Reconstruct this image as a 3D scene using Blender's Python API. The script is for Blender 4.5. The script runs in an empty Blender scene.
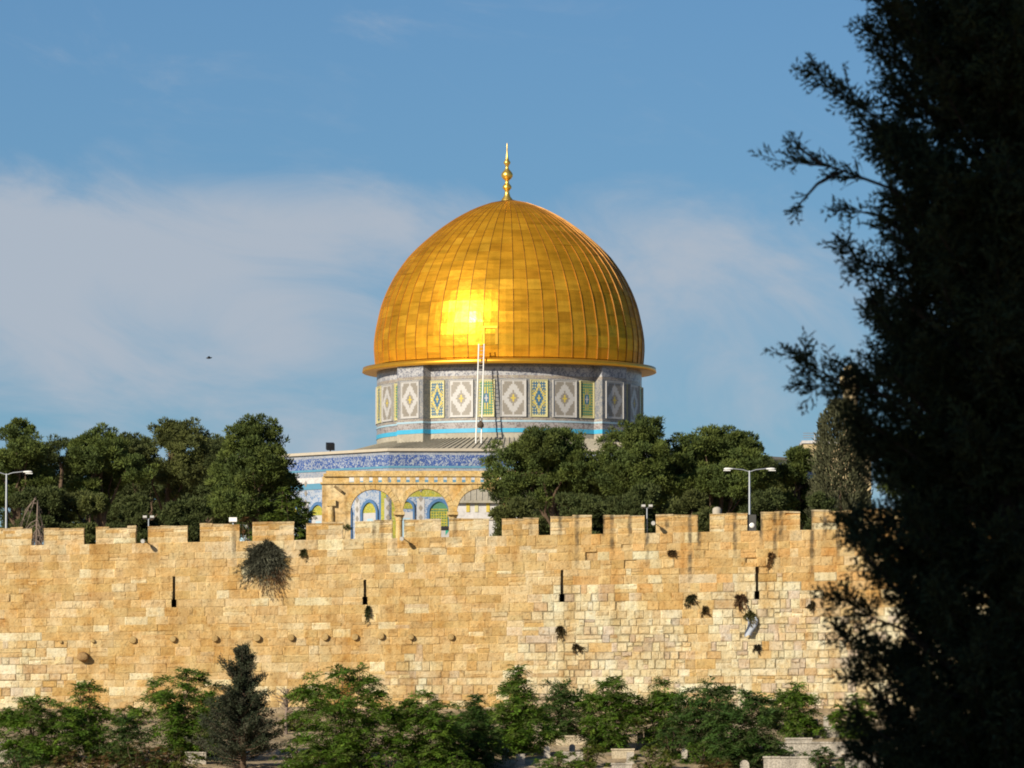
import bpy, math, random
import numpy as np
from mathutils import Vector, Matrix

C = bpy.context.scene
COL = C.collection
R = math.radians
rng = np.random.default_rng(11)
random.seed(5)

# ------------------------------------------------------------------ camera
F = 7000.0
PITCH = math.atan((860 - 384) / F)
cam = bpy.data.cameras.new('camera')
cam.sensor_width = 36.0
cam.lens = F / 1024 * 36.0
cam.clip_start, cam.clip_end = 1.0, 20000.0
cam.dof.use_dof = True
cam.dof.focus_distance = 470.0
cam.dof.aperture_fstop = 13.0
camo = bpy.data.objects.new('camera', cam)
COL.objects.link(camo)
camo.location = (0, 0, 0)
camo.rotation_euler = (math.pi / 2 + PITCH, 0, 0)
C.camera = camo

# ------------------------------------------------------------------ exposure, sun, sky
C.view_settings.view_transform = 'Standard'
C.view_settings.look = 'None'
C.view_settings.gamma = 1.0
C.view_settings.use_curve_mapping = False
C.view_settings.exposure = 0.34
SUN_EL, SUN_AZ = R(23.5), R(38.5)        # the sun stands behind the camera, to the left
sd = Vector((-math.sin(SUN_AZ) * math.cos(SUN_EL), -math.cos(SUN_AZ) * math.cos(SUN_EL), math.sin(SUN_EL)))
sun = bpy.data.lights.new('sun', 'SUN')
sun.energy = 5.0
sun.angle = R(0.5)
sun.color = (1.0, 0.90, 0.74)
suno = bpy.data.objects.new('sun', sun)
COL.objects.link(suno)
suno.rotation_euler = sd.to_track_quat('Z', 'Y').to_euler()

world = bpy.data.worlds.new('World')
C.world = world
world.use_nodes = True
wt = world.node_tree
wt.nodes.clear()


def W(kind, **kw):
    n = wt.nodes.new(kind)
    for k, v in kw.items():
        setattr(n, k, v)
    return n


def wmath(op, a, b=None, clamp=False):
    n = W('ShaderNodeMath', operation=op, use_clamp=clamp)
    for i, v in enumerate((a, b)):
        if v is None:
            continue
        if isinstance(v, (int, float)):
            n.inputs[i].default_value = v
        else:
            wt.links.new(v, n.inputs[i])
    return n.outputs[0]


sky = W('ShaderNodeTexSky', sky_type='NISHITA', sun_disc=False)
sky.sun_elevation = SUN_EL
sky.sun_rotation = math.atan2(sd.x, sd.y)
sky.altitude = 700
sky.air_density = 1.0
sky.dust_density = 0.15
sky.ozone_density = 3.0
tc = W('ShaderNodeTexCoord')
sep = W('ShaderNodeSeparateXYZ')
wt.links.new(tc.outputs['Generated'], sep.inputs[0])
el = wmath('ARCSINE', sep.outputs['Z'])
az = wmath('ARCTAN2', sep.outputs['X'], sep.outputs['Y'])
# thin morning cloud: soft banks of stretched noise
mp = W('ShaderNodeCombineXYZ')
wt.links.new(wmath('MULTIPLY', az, 1.0), mp.inputs[0])
wt.links.new(wmath('ADD', wmath('MULTIPLY', el, 2.3), wmath('MULTIPLY', az, 0.55)), mp.inputs[1])
nz = W('ShaderNodeTexNoise')
nz.inputs['Scale'].default_value = 26.0
nz.inputs['Detail'].default_value = 7.0
nz.inputs['Roughness'].default_value = 0.60
nz.inputs['Distortion'].default_value = 0.8
wt.links.new(mp.outputs[0], nz.inputs['Vector'])
nfac = nz.outputs['Fac']


def bank(ax, ay, sx, sy, amp):
    """a soft elliptical bank of cloud round azimuth ax, elevation ay"""
    u = wmath('DIVIDE', wmath('SUBTRACT', az, ax), sx)
    v = wmath('DIVIDE', wmath('SUBTRACT', el, ay), sy)
    d = wmath('ADD', wmath('MULTIPLY', u, u), wmath('MULTIPLY', v, v))
    e = wmath('POWER', 2.718, wmath('MULTIPLY', d, -1.0))
    return wmath('MULTIPLY', e, amp)


def sky_pos(px, py):
    return math.atan((px - 512) / F), math.atan((860 - py) / F)


banks = None
for px, py, sx, sy, a in ((40, 235, 190, 62, 1.05), (250, 255, 170, 60, 0.85), (110, 325, 230, 60, 0.75), (430, 215, 140, 46, 0.62),
                          (700, 270, 170, 55, 0.75), (560, 235, 130, 48, 0.45), (-200, 240, 240, 80, 0.9), (1150, 250, 260, 80, 0.6),
                          (720, 350, 200, 60, 0.45), (330, 400, 300, 70, 0.30), (512, 520, 1200, 170, 0.50)):
    ax, ay = sky_pos(px, py)
    b = bank(ax, ay, sx / F, sy / F, a)
    banks = b if banks is None else wmath('ADD', banks, b)
cl = wmath('ADD', wmath('MULTIPLY', wmath('SUBTRACT', nfac, 0.5), 2.5), wmath('SUBTRACT', banks, 0.10))
mr = W('ShaderNodeMapRange', interpolation_type='SMOOTHSTEP')
wt.links.new(cl, mr.inputs['Value'])
mr.inputs['From Min'].default_value = 0.0
mr.inputs['From Max'].default_value = 1.30
mr.inputs['To Max'].default_value = 0.88
tint = W('ShaderNodeMix', data_type='RGBA', blend_type='MULTIPLY')
tint.inputs['Factor'].default_value = 1.0
wt.links.new(sky.outputs[0], tint.inputs['A'])
tint.inputs['B'].default_value = (0.50, 0.70, 0.90, 1)
mix = W('ShaderNodeMix', data_type='RGBA')
wt.links.new(mr.outputs[0], mix.inputs['Factor'])
wt.links.new(tint.outputs['Result'], mix.inputs['A'])
mix.inputs['B'].default_value = (5.7, 6.3, 7.2, 1)
bg = W('ShaderNodeBackground')
bg.inputs['Strength'].default_value = 0.062
wt.links.new(mix.outputs['Result'], bg.inputs['Color'])
wo = W('ShaderNodeOutputWorld')
wt.links.new(bg.outputs[0], wo.inputs['Surface'])
C.cycles.max_bounces = 5
C.cycles.diffuse_bounces = 3
C.cycles.glossy_bounces = 3
C.cycles.transmission_bounces = 2
C.cycles.transparent_max_bounces = 4
C.cycles.filter_width = 1.9


# ------------------------------------------------------------------ placing
def at(px, py, Y):
    """the point seen at pixel (px, py) of the photograph, Y metres ahead"""
    r, u = (px - 512) / F, (384 - py) / F
    d = Vector((r, math.cos(PITCH) - u * math.sin(PITCH), math.sin(PITCH) + u * math.cos(PITCH)))
    return d * (Y / d.y)


# ------------------------------------------------------------------ materials
def new_mat(name):
    m = bpy.data.materials.new(name)
    m.use_nodes = True
    nt = m.node_tree
    return m, nt, nt.nodes['Principled BSDF']


def N(nt, kind, ins=None, **kw):
    n = nt.nodes.new(kind)
    for k, v in kw.items():
        setattr(n, k, v)
    for k, v in (ins or {}).items():
        s = n.inputs[k]
        if hasattr(v, 'is_output'):
            nt.links.new(v, s)
        else:
            s.default_value = v
    return n


def c4(c):
    return (c[0], c[1], c[2], 1.0)


def mixc(nt, fac, a, b, blend='MIX'):
    n = nt.nodes.new('ShaderNodeMix')
    n.data_type = 'RGBA'
    n.blend_type = blend
    for s, v in (('Factor', fac), ('A', a), ('B', b)):
        if hasattr(v, 'is_output'):
            nt.links.new(v, n.inputs[s])
        else:
            n.inputs[s].default_value = v if s == 'Factor' else c4(v)
    return n.outputs['Result']


def ramp(nt, fac, stops, interp='LINEAR'):
    n = nt.nodes.new('ShaderNodeValToRGB')
    n.color_ramp.interpolation = interp
    e = n.color_ramp.elements
    while len(e) < len(stops):
        e.new(0.5)
    for i, (p, c) in enumerate(stops):
        e[i].position = p
        e[i].color = c4(c) if not isinstance(c, (int, float)) else (c, c, c, 1)
    nt.links.new(fac, n.inputs['Fac'])
    return n.outputs['Color']


def nmath(nt, op, a, b=None, clamp=False):
    n = nt.nodes.new('ShaderNodeMath')
    n.operation = op
    n.use_clamp = clamp
    for i, v in enumerate((a, b)):
        if v is None:
            continue
        if hasattr(v, 'is_output'):
            nt.links.new(v, n.inputs[i])
        else:
            n.inputs[i].default_value = v
    return n.outputs[0]


def plain(name, col, rough=0.6, metal=0.0, var=0.15, scale=3.0, bump=0.0):
    m, nt, b = new_mat(name)
    t = N(nt, 'ShaderNodeTexCoord')
    n = N(nt, 'ShaderNodeTexNoise', {'Vector': t.outputs['Object'], 'Scale': scale, 'Detail': 6.0})
    c = mixc(nt, n.outputs['Fac'], [x * (1 - var) for x in col], [min(1, x * (1 + var)) for x in col])
    nt.links.new(c, b.inputs['Base Color'])
    b.inputs['Roughness'].default_value = rough
    b.inputs['Metallic'].default_value = metal
    if bump:
        bp = N(nt, 'ShaderNodeBump', {'Strength': bump, 'Distance': 0.05, 'Height': n.outputs['Fac']})
        nt.links.new(bp.outputs[0], b.inputs['Normal'])
    return m


def col_attr(name, rough=0.85, mottled=0.25, scale=2.0, translucent=0.0, spec=0.3, stain=None):
    """colour carried by each leaf or stone, broken up by noise"""
    m, nt, b = new_mat(name)
    a = N(nt, 'ShaderNodeAttribute', attribute_name='Col')
    t = N(nt, 'ShaderNodeTexCoord')
    n = N(nt, 'ShaderNodeTexNoise', {'Vector': t.outputs['Object'], 'Scale': scale, 'Detail': 6.0, 'Roughness': 0.65})
    f = N(nt, 'ShaderNodeMapRange', {'Value': n.outputs['Fac'], 'From Min': 0.25, 'From Max': 0.75, 'To Min': 1 - mottled, 'To Max': 1 + mottled})
    v = N(nt, 'ShaderNodeVectorMath', operation='SCALE')
    nt.links.new(a.outputs['Color'], v.inputs[0])
    nt.links.new(f.outputs[0], v.inputs['Scale'])
    c = v.outputs[0]
    if stain:
        c = stain(nt, t, c)
    nt.links.new(c, b.inputs['Base Color'])
    b.inputs['Roughness'].default_value = rough
    b.inputs['Specular IOR Level'].default_value = spec
    if translucent:
        tr = N(nt, 'ShaderNodeBsdfTranslucent')
        nt.links.new(c, tr.inputs['Color'])
        mx = N(nt, 'ShaderNodeMixShader', {'Fac': translucent})
        nt.links.new(b.outputs[0], mx.inputs[1])
        nt.links.new(tr.outputs[0], mx.inputs[2])
        nt.links.new(mx.outputs[0], nt.nodes['Material Output'].inputs['Surface'])
    return m


def tile_pattern(name, ca, cb, cc, scale=(2.2, 2.2, 2.2), thr=0.5, rough=0.35):
    """glazed tile with a scroll-like two-tone figure"""
    m, nt, b = new_mat(name)
    t = N(nt, 'ShaderNodeTexCoord')
    mp_ = N(nt, 'ShaderNodeMapping', {'Vector': t.outputs['Object'], 'Scale': scale})
    n = N(nt, 'ShaderNodeTexNoise', {'Vector': mp_.outputs[0], 'Scale': 1.0, 'Detail': 2.0, 'Distortion': 1.6})
    v = N(nt, 'ShaderNodeTexVoronoi', {'Vector': mp_.outputs[0], 'Scale': 1.3})
    f = ramp(nt, n.outputs['Fac'], ((0.0, 0.0), (thr - 0.03, 0.0), (thr + 0.03, 1.0)))
    g = ramp(nt, v.outputs['Distance'], ((0.0, 1.0), (0.22, 1.0), (0.28, 0.0)))
    c = mixc(nt, f, ca, cb)
    c = mixc(nt, nmath(nt, 'MULTIPLY', g, 0.7), c, cc)
    n2 = N(nt, 'ShaderNodeTexNoise', {'Vector': t.outputs['Object'], 'Scale': 0.6, 'Detail': 4.0})
    c = mixc(nt, 1.0, c, ramp(nt, n2.outputs['Fac'], ((0.3, 0.78), (0.7, 1.0))), 'MULTIPLY')
    nt.links.new(c, b.inputs['Base Color'])
    b.inputs['Roughness'].default_value = rough
    b.inputs['Specular IOR Level'].default_value = 0.3
    return m


def leaf_stone(name, ca, cb, scale=1.2, rough=0.9, bump=0.4):
    return rough_stone(name, ca, cb, scale, rough, bump)


def rough_stone(name, ca, cb, dark=0.6, scale=1.2, bump=0.4, streak=0.0):
    m, nt, b = new_mat(name)
    t = N(nt, 'ShaderNodeTexCoord')
    n = N(nt, 'ShaderNodeTexNoise', {'Vector': t.outputs['Object'], 'Scale': scale, 'Detail': 7.0, 'Roughness': 0.6})
    n2 = N(nt, 'ShaderNodeTexNoise', {'Vector': t.outputs['Object'], 'Scale': scale * 7, 'Detail': 5.0})
    c = mixc(nt, ramp(nt, n.outputs['Fac'], ((0.35, 0.0), (0.65, 1.0))), ca, cb)
    c = mixc(nt, 1.0, c, ramp(nt, n2.outputs['Fac'], ((0.3, dark), (0.55, 1.0))), 'MULTIPLY')
    if streak:
        mp_ = N(nt, 'ShaderNodeMapping', {'Vector': t.outputs['Object'], 'Scale': (3.0, 3.0, 0.35)})
        n3 = N(nt, 'ShaderNodeTexNoise', {'Vector': mp_.outputs[0], 'Scale': 1.0, 'Detail': 4.0})
        c = mixc(nt, 1.0, c, ramp(nt, n3.outputs['Fac'], ((0.3, 1 - streak), (0.55, 1.0))), 'MULTIPLY')
    nt.links.new(c, b.inputs['Base Color'])
    b.inputs['Roughness'].default_value = 0.9
    b.inputs['Specular IOR Level'].default_value = 0.2
    bp = N(nt, 'ShaderNodeBump', {'Strength': bump, 'Distance': 0.08, 'Height': n2.outputs['Fac']})
    nt.links.new(bp.outputs[0], b.inputs['Normal'])
    return m


# ------------------------------------------------------------------ mesh building
ORG = {}


def tag(o, label=None, cat=None, group=None, kind=None):
    for k, v in (('label', label), ('category', cat), ('group', group), ('kind', kind)):
        if v:
            o[k] = v
    return o


def empty(name, loc, label, cat, group=None):
    o = bpy.data.objects.new(name, None)
    COL.objects.link(o)
    o.location = loc
    o.empty_display_size = 0.5
    ORG[o.name] = Vector(loc)
    return tag(o, label, cat, group)


def link(name, me, mats, parent, loc):
    for m in (mats if isinstance(mats, (list, tuple)) else [mats]):
        me.materials.append(m)
    o = bpy.data.objects.new(name, me)
    COL.objects.link(o)
    if parent is not None:
        o.parent = parent
        ORG[o.name] = ORG[parent.name]
    else:
        o.location = loc
        ORG[o.name] = Vector(loc)
    return o


class MB:
    """collects faces in world coordinates; build() links them as one mesh object"""

    def __init__(self):
        self.v, self.f, self.m, self.c, self.s = [], [], [], [], []

    def face(self, pts, mi=0, col=None, smooth=False):
        i = len(self.v)
        self.v += [tuple(p) for p in pts]
        self.f.append(tuple(range(i, i + len(pts))))
        self.m.append(mi)
        self.c.append(col or (1, 1, 1))
        self.s.append(smooth)

    def grid(self, rows, closed=False, mi=0, smooth=True, mats=None):
        """rows of points skinned together (shared vertices)"""
        i0 = len(self.v)
        n = len(rows[0])
        for r_ in rows:
            self.v += [tuple(p) for p in r_]
        for a in range(len(rows) - 1):
            for b in range(n if closed else n - 1):
                b2 = (b + 1) % n
                self.f.append((i0 + a * n + b, i0 + a * n + b2, i0 + (a + 1) * n + b2, i0 + (a + 1) * n + b))
                self.m.append(mats[a] if mats else mi)
                self.c.append((1, 1, 1))
                self.s.append(smooth)

    def obox(self, c, ex, ey, ez, mi=0, col=None):
        """box from a centre and three half-extent vectors"""
        c, ex, ey, ez = Vector(c), Vector(ex), Vector(ey), Vector(ez)
        P = lambda a, b, d: c + ex * a + ey * b + ez * d
        for q in (((-1, -1, -1), (1, -1, -1), (1, -1, 1), (-1, -1, 1)), ((1, 1, -1), (-1, 1, -1), (-1, 1, 1), (1, 1, 1)),
                  ((-1, 1, -1), (-1, -1, -1), (-1, -1, 1), (-1, 1, 1)), ((1, -1, -1), (1, 1, -1), (1, 1, 1), (1, -1, 1)),
                  ((-1, -1, 1), (1, -1, 1), (1, 1, 1), (-1, 1, 1)), ((-1, 1, -1), (1, 1, -1), (1, -1, -1), (-1, -1, -1))):
            self.face([P(*k) for k in q], mi, col)

    def box(self, x0, x1, y0, y1, z0, z1, mi=0, col=None):
        self.obox(((x0 + x1) / 2, (y0 + y1) / 2, (z0 + z1) / 2), ((x1 - x0) / 2, 0, 0), (0, (y1 - y0) / 2, 0), (0, 0, (z1 - z0) / 2), mi, col)

    def tube(self, pts, rad, n=8, mi=0, cap=True):
        pts = [Vector(p) for p in pts]
        rad = rad if isinstance(rad, (list, tuple)) else [rad] * len(pts)
        rows = []
        for i, p in enumerate(pts):
            d = (pts[min(i + 1, len(pts) - 1)] - pts[max(i - 1, 0)]).normalized()
            a = d.cross(Vector((0, 1, 0)) if abs(d.y) < 0.9 else Vector((1, 0, 0))).normalized()
            b = d.cross(a)
            rows.append([p + (a * math.cos(t) + b * math.sin(t)) * rad[i] for t in (2 * math.pi * k / n for k in range(n))])
        self.grid(rows, True, mi)
        if cap:
            self.face(rows[0][::-1], mi)
            self.face(rows[-1], mi)

    def lathe(self, c, prof, n=32, mi=0, mats=None, smooth=True):
        c = Vector(c)
        rows = [[c + Vector((r * math.cos(2 * math.pi * k / n), r * math.sin(2 * math.pi * k / n), z)) for k in range(n)] for r, z in prof]
        self.grid(rows, True, mi, smooth, mats)

    def build(self, name, mats, parent=None, loc=(0, 0, 0)):
        org = ORG[parent.name] if parent is not None else Vector(loc)
        me = bpy.data.meshes.new(name)
        v = np.array(self.v, dtype=float) - np.array(org)
        me.from_pydata(v.tolist(), [], self.f)
        me.polygons.foreach_set('material_index', self.m)
        me.polygons.foreach_set('use_smooth', self.s)
        a = me.attributes.new('Col', 'FLOAT_COLOR', 'FACE')
        a.data.foreach_set('color', np.array([(*c[:3], 1.0) for c in self.c], dtype=np.float32).ravel())
        me.update()
        return link(name, me, mats, parent, loc)


def quads_mesh(name, Q, colr, mat, parent=None, loc=(0, 0, 0)):
    """Q: (n,4,3) world-space quads, colr: (n,3)"""
    org = ORG[parent.name] if parent is not None else Vector(loc)
    Q = np.asarray(Q, dtype=np.float64) - np.array(org)
    n = len(Q)
    me = bpy.data.meshes.new(name)
    me.vertices.add(n * 4)
    me.vertices.foreach_set('co', Q.reshape(-1).astype(np.float32))
    me.loops.add(n * 4)
    me.loops.foreach_set('vertex_index', np.arange(n * 4, dtype=np.int32))
    me.polygons.add(n)
    me.polygons.foreach_set('loop_start', np.arange(0, n * 4, 4, dtype=np.int32))
    me.update(calc_edges=True)
    a = me.attributes.new('Col', 'FLOAT_COLOR', 'FACE')
    cc = np.ones((n, 4), dtype=np.float32)
    cc[:, :3] = colr
    a.data.foreach_set('color', cc.ravel())
    return link(name, me, mat, parent, loc)


def unit(v):
    return v / np.maximum(np.linalg.norm(v, axis=-1, keepdims=True), 1e-9)


def rand_dirs(n):
    return unit(rng.normal(size=(n, 3)))


def leaf_quads(p, d, L, Wd, nrm=None):
    """kite-shaped leaves at p along d (unit), length L, width Wd"""
    n = len(p)
    if nrm is None:
        nrm = rand_dirs(n)
    s = unit(np.cross(d, nrm))
    L = np.asarray(L).reshape(-1, 1) * np.ones((n, 1))
    Wd = np.asarray(Wd).reshape(-1, 1) * np.ones((n, 1))
    q = np.empty((n, 4, 3))
    q[:, 0] = p
    q[:, 1] = p + d * L * 0.5 + s * Wd * 0.5
    q[:, 2] = p + d * L
    q[:, 3] = p + d * L * 0.5 - s * Wd * 0.5
    return q


def dup(root, loc, scale=None, rotz=None):
    r = root.copy()
    COL.objects.link(r)
    r.location = loc
    if scale:
        r.scale = scale
    if rotz is not None:
        r.rotation_euler = (0, 0, rotz)
    for ch in list(root.children):
        c = ch.copy()
        COL.objects.link(c)
        c.parent = r
        for g in list(ch.children):
            d = g.copy()
            COL.objects.link(d)
            d.parent = c
    return r


# ------------------------------------------------------------------ palette
M = {}
M['bark'] = rough_stone('pine_bark', (0.10, 0.065, 0.04), (0.16, 0.11, 0.075), 0.5, 3.0, 0.6)
M['dark_bark'] = rough_stone('cypress_bark', (0.05, 0.035, 0.025), (0.08, 0.06, 0.045), 0.5, 6.0, 0.5)
M['dry_wood'] = plain('dry_wood', (0.20, 0.15, 0.115), 0.9, 0, 0.3, 4.0)
M['needles'] = col_attr('pine_needles', 0.75, 0.35, 0.7, 0.18, 0.2)
M['leaves'] = col_attr('broad_leaves', 0.65, 0.25, 0.9, 0.3, 0.15)
M['cypress'] = col_attr('cypress_scales', 0.8, 0.3, 1.5, 0.0, 0.15)
M['grey_metal'] = plain('galvanised_metal', (0.42, 0.44, 0.46), 0.45, 0.6, 0.1, 8.0)
M['white_paint'] = plain('white_paint', (0.75, 0.74, 0.70), 0.5, 0, 0.08, 5.0)
M['black_metal'] = plain('black_metal', (0.02, 0.02, 0.022), 0.5, 0.2, 0.2, 5.0)
M['dull_white'] = plain('dull_white_paint', (0.42, 0.41, 0.38), 0.6, 0, 0.15, 5.0)
M['lamp_glass'] = plain('lamp_lens', (0.78, 0.78, 0.74), 0.2, 0, 0.05, 5.0)

# ------------------------------------------------------------------ ground
YW = 390.0                       # face of the city wall
Z_ESP, Z_PLAT = 14.0, 19.0       # esplanade behind the wall, raised platform round the shrine


def ground_z(x, y):
    k = [(-400, -6), (-60, -2.2), (0, -1.7), (40, -2.0), (120, -6), (240, -4), (320, 1.2), (345, 3.4), (352, 4.6), (366, 5.9), (378, 7.2), (388, 8.3),
         (391.5, 8.5), (392.5, Z_ESP - 0.3), (480, Z_ESP - 0.3), (486, Z_ESP - 0.2), (1200, Z_ESP - 0.2), (1600, 4), (9000, -60)]
    ys, zs = zip(*k)
    z = float(np.interp(y, ys, zs))
    if 300 < y < 390:
        z += 0.25 * math.sin(x * 0.35 + y * 0.2) * math.cos(x * 0.13 - y * 0.31)
    return z


m, nt, b = new_mat('dry_hillside_earth')
t = N(nt, 'ShaderNodeTexCoord')
n1 = N(nt, 'ShaderNodeTexNoise', {'Vector': t.outputs['Object'], 'Scale': 0.35, 'Detail': 8.0, 'Roughness': 0.65})
n2 = N(nt, 'ShaderNodeTexNoise', {'Vector': t.outputs['Object'], 'Scale': 3.0, 'Detail': 8.0})
c = ramp(nt, n1.outputs['Fac'], ((0.3, (0.22, 0.165, 0.08)), (0.5, (0.40, 0.30, 0.17)), (0.66, (0.52, 0.42, 0.27))))
c = mixc(nt, 1.0, c, ramp(nt, n2.outputs['Fac'], ((0.3, 0.55), (0.6, 1.0))), 'MULTIPLY')
nt.links.new(c, b.inputs['Base Color'])
b.inputs['Roughness'].default_value = 0.95
bp = N(nt, 'ShaderNodeBump', {'Strength': 0.6, 'Distance': 0.3, 'Height': n2.outputs['Fac']})
nt.links.new(bp.outputs[0], b.inputs['Normal'])
M['earth'] = m
g = MB()
ys = sorted(set(list(np.linspace(-400, 300, 24)) + list(np.linspace(300, 390, 46)) + [391.5, 392.5, 420, 480, 486, 700, 1200, 1600, 3000, 9000]))
xs = sorted(set(list(np.linspace(-45, 45, 61)) + [-6000, -1500, -500, -150, -80, 80, 150, 500, 1500, 6000]))
g.grid([[(x, y, ground_z(x, y)) for x in xs] for y in ys])
tag(g.build('ground', M['earth']), kind='structure')
# raised platform round the shrine
p = MB()
p.box(-110, 110, 500.0, 680, Z_ESP - 0.5, Z_PLAT)
M['paving'] = rough_stone('pale_paving', (0.42, 0.36, 0.26), (0.5, 0.43, 0.32), 0.8, 0.6, 0.2)
tag(p.build('platform_terrace', M['paving']), kind='structure')

def stand(px, row):
    """how far ahead the slope is met at this row of the photograph"""
    best = min((abs(at(px, row, y).z - ground_z(at(px, row, y).x, y)), y) for y in np.arange(346, 387, .25))
    return best[1]


# ------------------------------------------------------------------ city wall
streaks_top = [(577, 46), (603, 18), (612, 36), (647, 44), (690, 66), (699, 36), (735, 40), (775, 42), (781, 30), (812, 60), (825, 30), (838, 44), (667, 20),
               (520, 22), (531, 18), (374, 30), (382, 22), (394, 30), (404, 14), (447, 14), (234, 40), (141, 12), (44, 14), (455, 18), (560, 16), (630, 22), (761, 30), (863, 40), (880, 30)]


def wall_stain(nt, t, col):
    """weather streaks running down from the battlements"""
    g_ = N(nt, 'ShaderNodeNewGeometry')
    s = N(nt, 'ShaderNodeSeparateXYZ', {0: g_.outputs['Position']})
    nz_ = N(nt, 'ShaderNodeTexNoise', {'Vector': g_.outputs['Position'], 'Scale': 2.6, 'Detail': 3.0})
    w = nmath(nt, 'ADD', s.outputs['X'], nmath(nt, 'MULTIPLY', nmath(nt, 'SUBTRACT', nz_.outputs['Fac'], 0.5), 0.12))
    tot = None
    for px, ln in streaks_top:
        top = 530 - 0.0223 * px
        X, zb = at(px, top + ln, YW)[0], at(px, top + ln, YW)[2]
        d = nmath(nt, 'ABSOLUTE', nmath(nt, 'SUBTRACT', w, X))
        a = N(nt, 'ShaderNodeMapRange', {'Value': d, 'From Min': 0.06, 'From Max': 0.16, 'To Min': 1.0 if px > 540 else 0.65, 'To Max': 0.0}).outputs[0]
        h = N(nt, 'ShaderNodeMapRange', {'Value': s.outputs['Z'], 'From Min': zb - 0.5, 'From Max': zb + 0.5}).outputs[0]
        q = nmath(nt, 'MULTIPLY', a, h)
        tot = q if tot is None else nmath(nt, 'MAXIMUM', tot, q)
    n3 = N(nt, 'ShaderNodeTexNoise', {'Vector': g_.outputs['Position'], 'Scale': 1.7, 'Detail': 5.0})
    tot = nmath(nt, 'MULTIPLY', tot, ramp(nt, n3.outputs['Fac'], ((0.36, 0.15), (0.56, 0.82))))
    col = mixc(nt, tot, col, (0.10, 0.085, 0.06))
    # broad washed and rusty bands down the wall
    mp_ = N(nt, 'ShaderNodeMapping', {'Vector': g_.outputs['Position'], 'Scale': (0.8, 0.8, 0.13)})
    n4 = N(nt, 'ShaderNodeTexNoise', {'Vector': mp_.outputs[0], 'Scale': 1.0, 'Detail': 5.0})
    col = mixc(nt, 1.0, col, ramp(nt, n4.outputs['Fac'], ((0.3, (0.80, 0.70, 0.55)), (0.5, (1, 1, 1)), (0.72, (1.05, 1.1, 1.2)))), 'MULTIPLY')
    n6 = N(nt, 'ShaderNodeTexNoise', {'Vector': g_.outputs['Position'], 'Scale': 0.75, 'Detail': 6.0, 'Roughness': 0.7})
    col = mixc(nt, 1.0, col, ramp(nt, n6.outputs['Fac'], ((0.30, (0.86, 0.68, 0.45)), (0.46, (0.98, 0.92, 0.84)), (0.60, (1.0, 1.0, 1.0)), (0.74, (1.10, 1.18, 1.3)))), 'MULTIPLY')
    n7 = N(nt, 'ShaderNodeTexNoise', {'Vector': g_.outputs['Position'], 'Scale': 2.4, 'Detail': 6.0, 'Roughness': 0.75})
    col = mixc(nt, 1.0, col, ramp(nt, n7.outputs['Fac'], ((0.30, (0.62, 0.50, 0.36)), (0.46, (1, 1, 1)), (0.60, (1, 1, 1)), (0.74, (1.12, 1.18, 1.28)))), 'MULTIPLY')
    n5 = N(nt, 'ShaderNodeTexNoise', {'Vector': g_.outputs['Position'], 'Scale': 5.0, 'Detail': 7.0, 'Roughness': 0.7})
    col = mixc(nt, 1.0, col, ramp(nt, n5.outputs['Fac'], ((0.30, 0.45), (0.47, 1.0))), 'MULTIPLY')
    return col


M['wall'] = col_attr('golden_limestone', 0.92, 0.16, 1.3, 0.0, 0.15, wall_stain)
nt = M['wall'].node_tree
n_ = N(nt, 'ShaderNodeTexNoise', {'Scale': 7.0, 'Detail': 6.0, 'Roughness': 0.7})
g_ = N(nt, 'ShaderNodeNewGeometry')
nt.links.new(g_.outputs['Position'], n_.inputs['Vector'])
bp = N(nt, 'ShaderNodeBump', {'Strength': 0.9, 'Distance': 0.10, 'Height': n_.outputs['Fac']})
nt.links.new(bp.outputs[0], nt.nodes['Principled BSDF'].inputs['Normal'])


def crenel_z(x):
    a, b_ = at(0, 546, YW), at(800, 530, YW)
    return a.z + (x - a.x) * (b_.z - a.z) / (b_.x - a.x)


def merlon_z(x):
    a, b_ = at(0, 530, YW), at(800, 512.5, YW)
    return a.z + (x - a.x) * (b_.z - a.z) / (b_.x - a.x)


PXM = 390.0 / F


def to_px(x, z):
    # where a point of the wall sits, in the wall's own survey grid
    th = math.atan2(z, YW) - PITCH
    return 512 + x / (math.hypot(z, YW) * math.cos(th)) * F, 384 - math.tan(th) * F


def lump(px, py, cx, cy, sx, sy):
    return math.exp(-((px - cx) / sx) ** 2 - ((py - cy) / sy) ** 2)


def pale_amount(px, py):
    """where the wall was rebuilt in small pale stone"""
    a = 0.0
    if px > 500:
        edge = 585 + 18 * math.sin(px * 0.031) + (610 - px) * 0.18 * (px < 610)
        a = max(a, min(1, max(0, (py - edge) / 22)))
        a *= min(1, (px - 500) / 50)
    a -= 0.95 * (math.exp(-((px - 697) / 17) ** 2)) * (py > 600)
    a -= 0.8 * math.exp(-((px - 757) / 8) ** 2) * (py > 640)
    a -= 0.6 * lump(px, py, 585, 655, 22, 30)
    a -= 0.5 * lump(px, py, 820, 640, 25, 40)
    a += 0.8 * lump(px, py, 10, 675, 34, 34) + 0.6 * lump(px, py, 55, 660, 18, 24)
    a += 0.75 * lump(px, py, 430, 690, 60, 20)
    a += 0.5 * lump(px, py, 405, 655, 16, 30)
    a += 0.45 * lump(px, py, 640, 570, 40, 12) + 0.4 * lump(px, py, 590, 550, 10, 14)
    return max(0, min(1, a))


ochres = [(0.56, 0.37, 0.14), (0.53, 0.335, 0.115), (0.60, 0.42, 0.185), (0.49, 0.29, 0.085), (0.575, 0.39, 0.16), (0.50, 0.32, 0.125), (0.62, 0.46, 0.23)]
pales = [(0.68, 0.56, 0.37), (0.66, 0.53, 0.34), (0.72, 0.63, 0.46), (0.60, 0.46, 0.27), (0.52, 0.39, 0.23), (0.68, 0.58, 0.40)]


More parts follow.
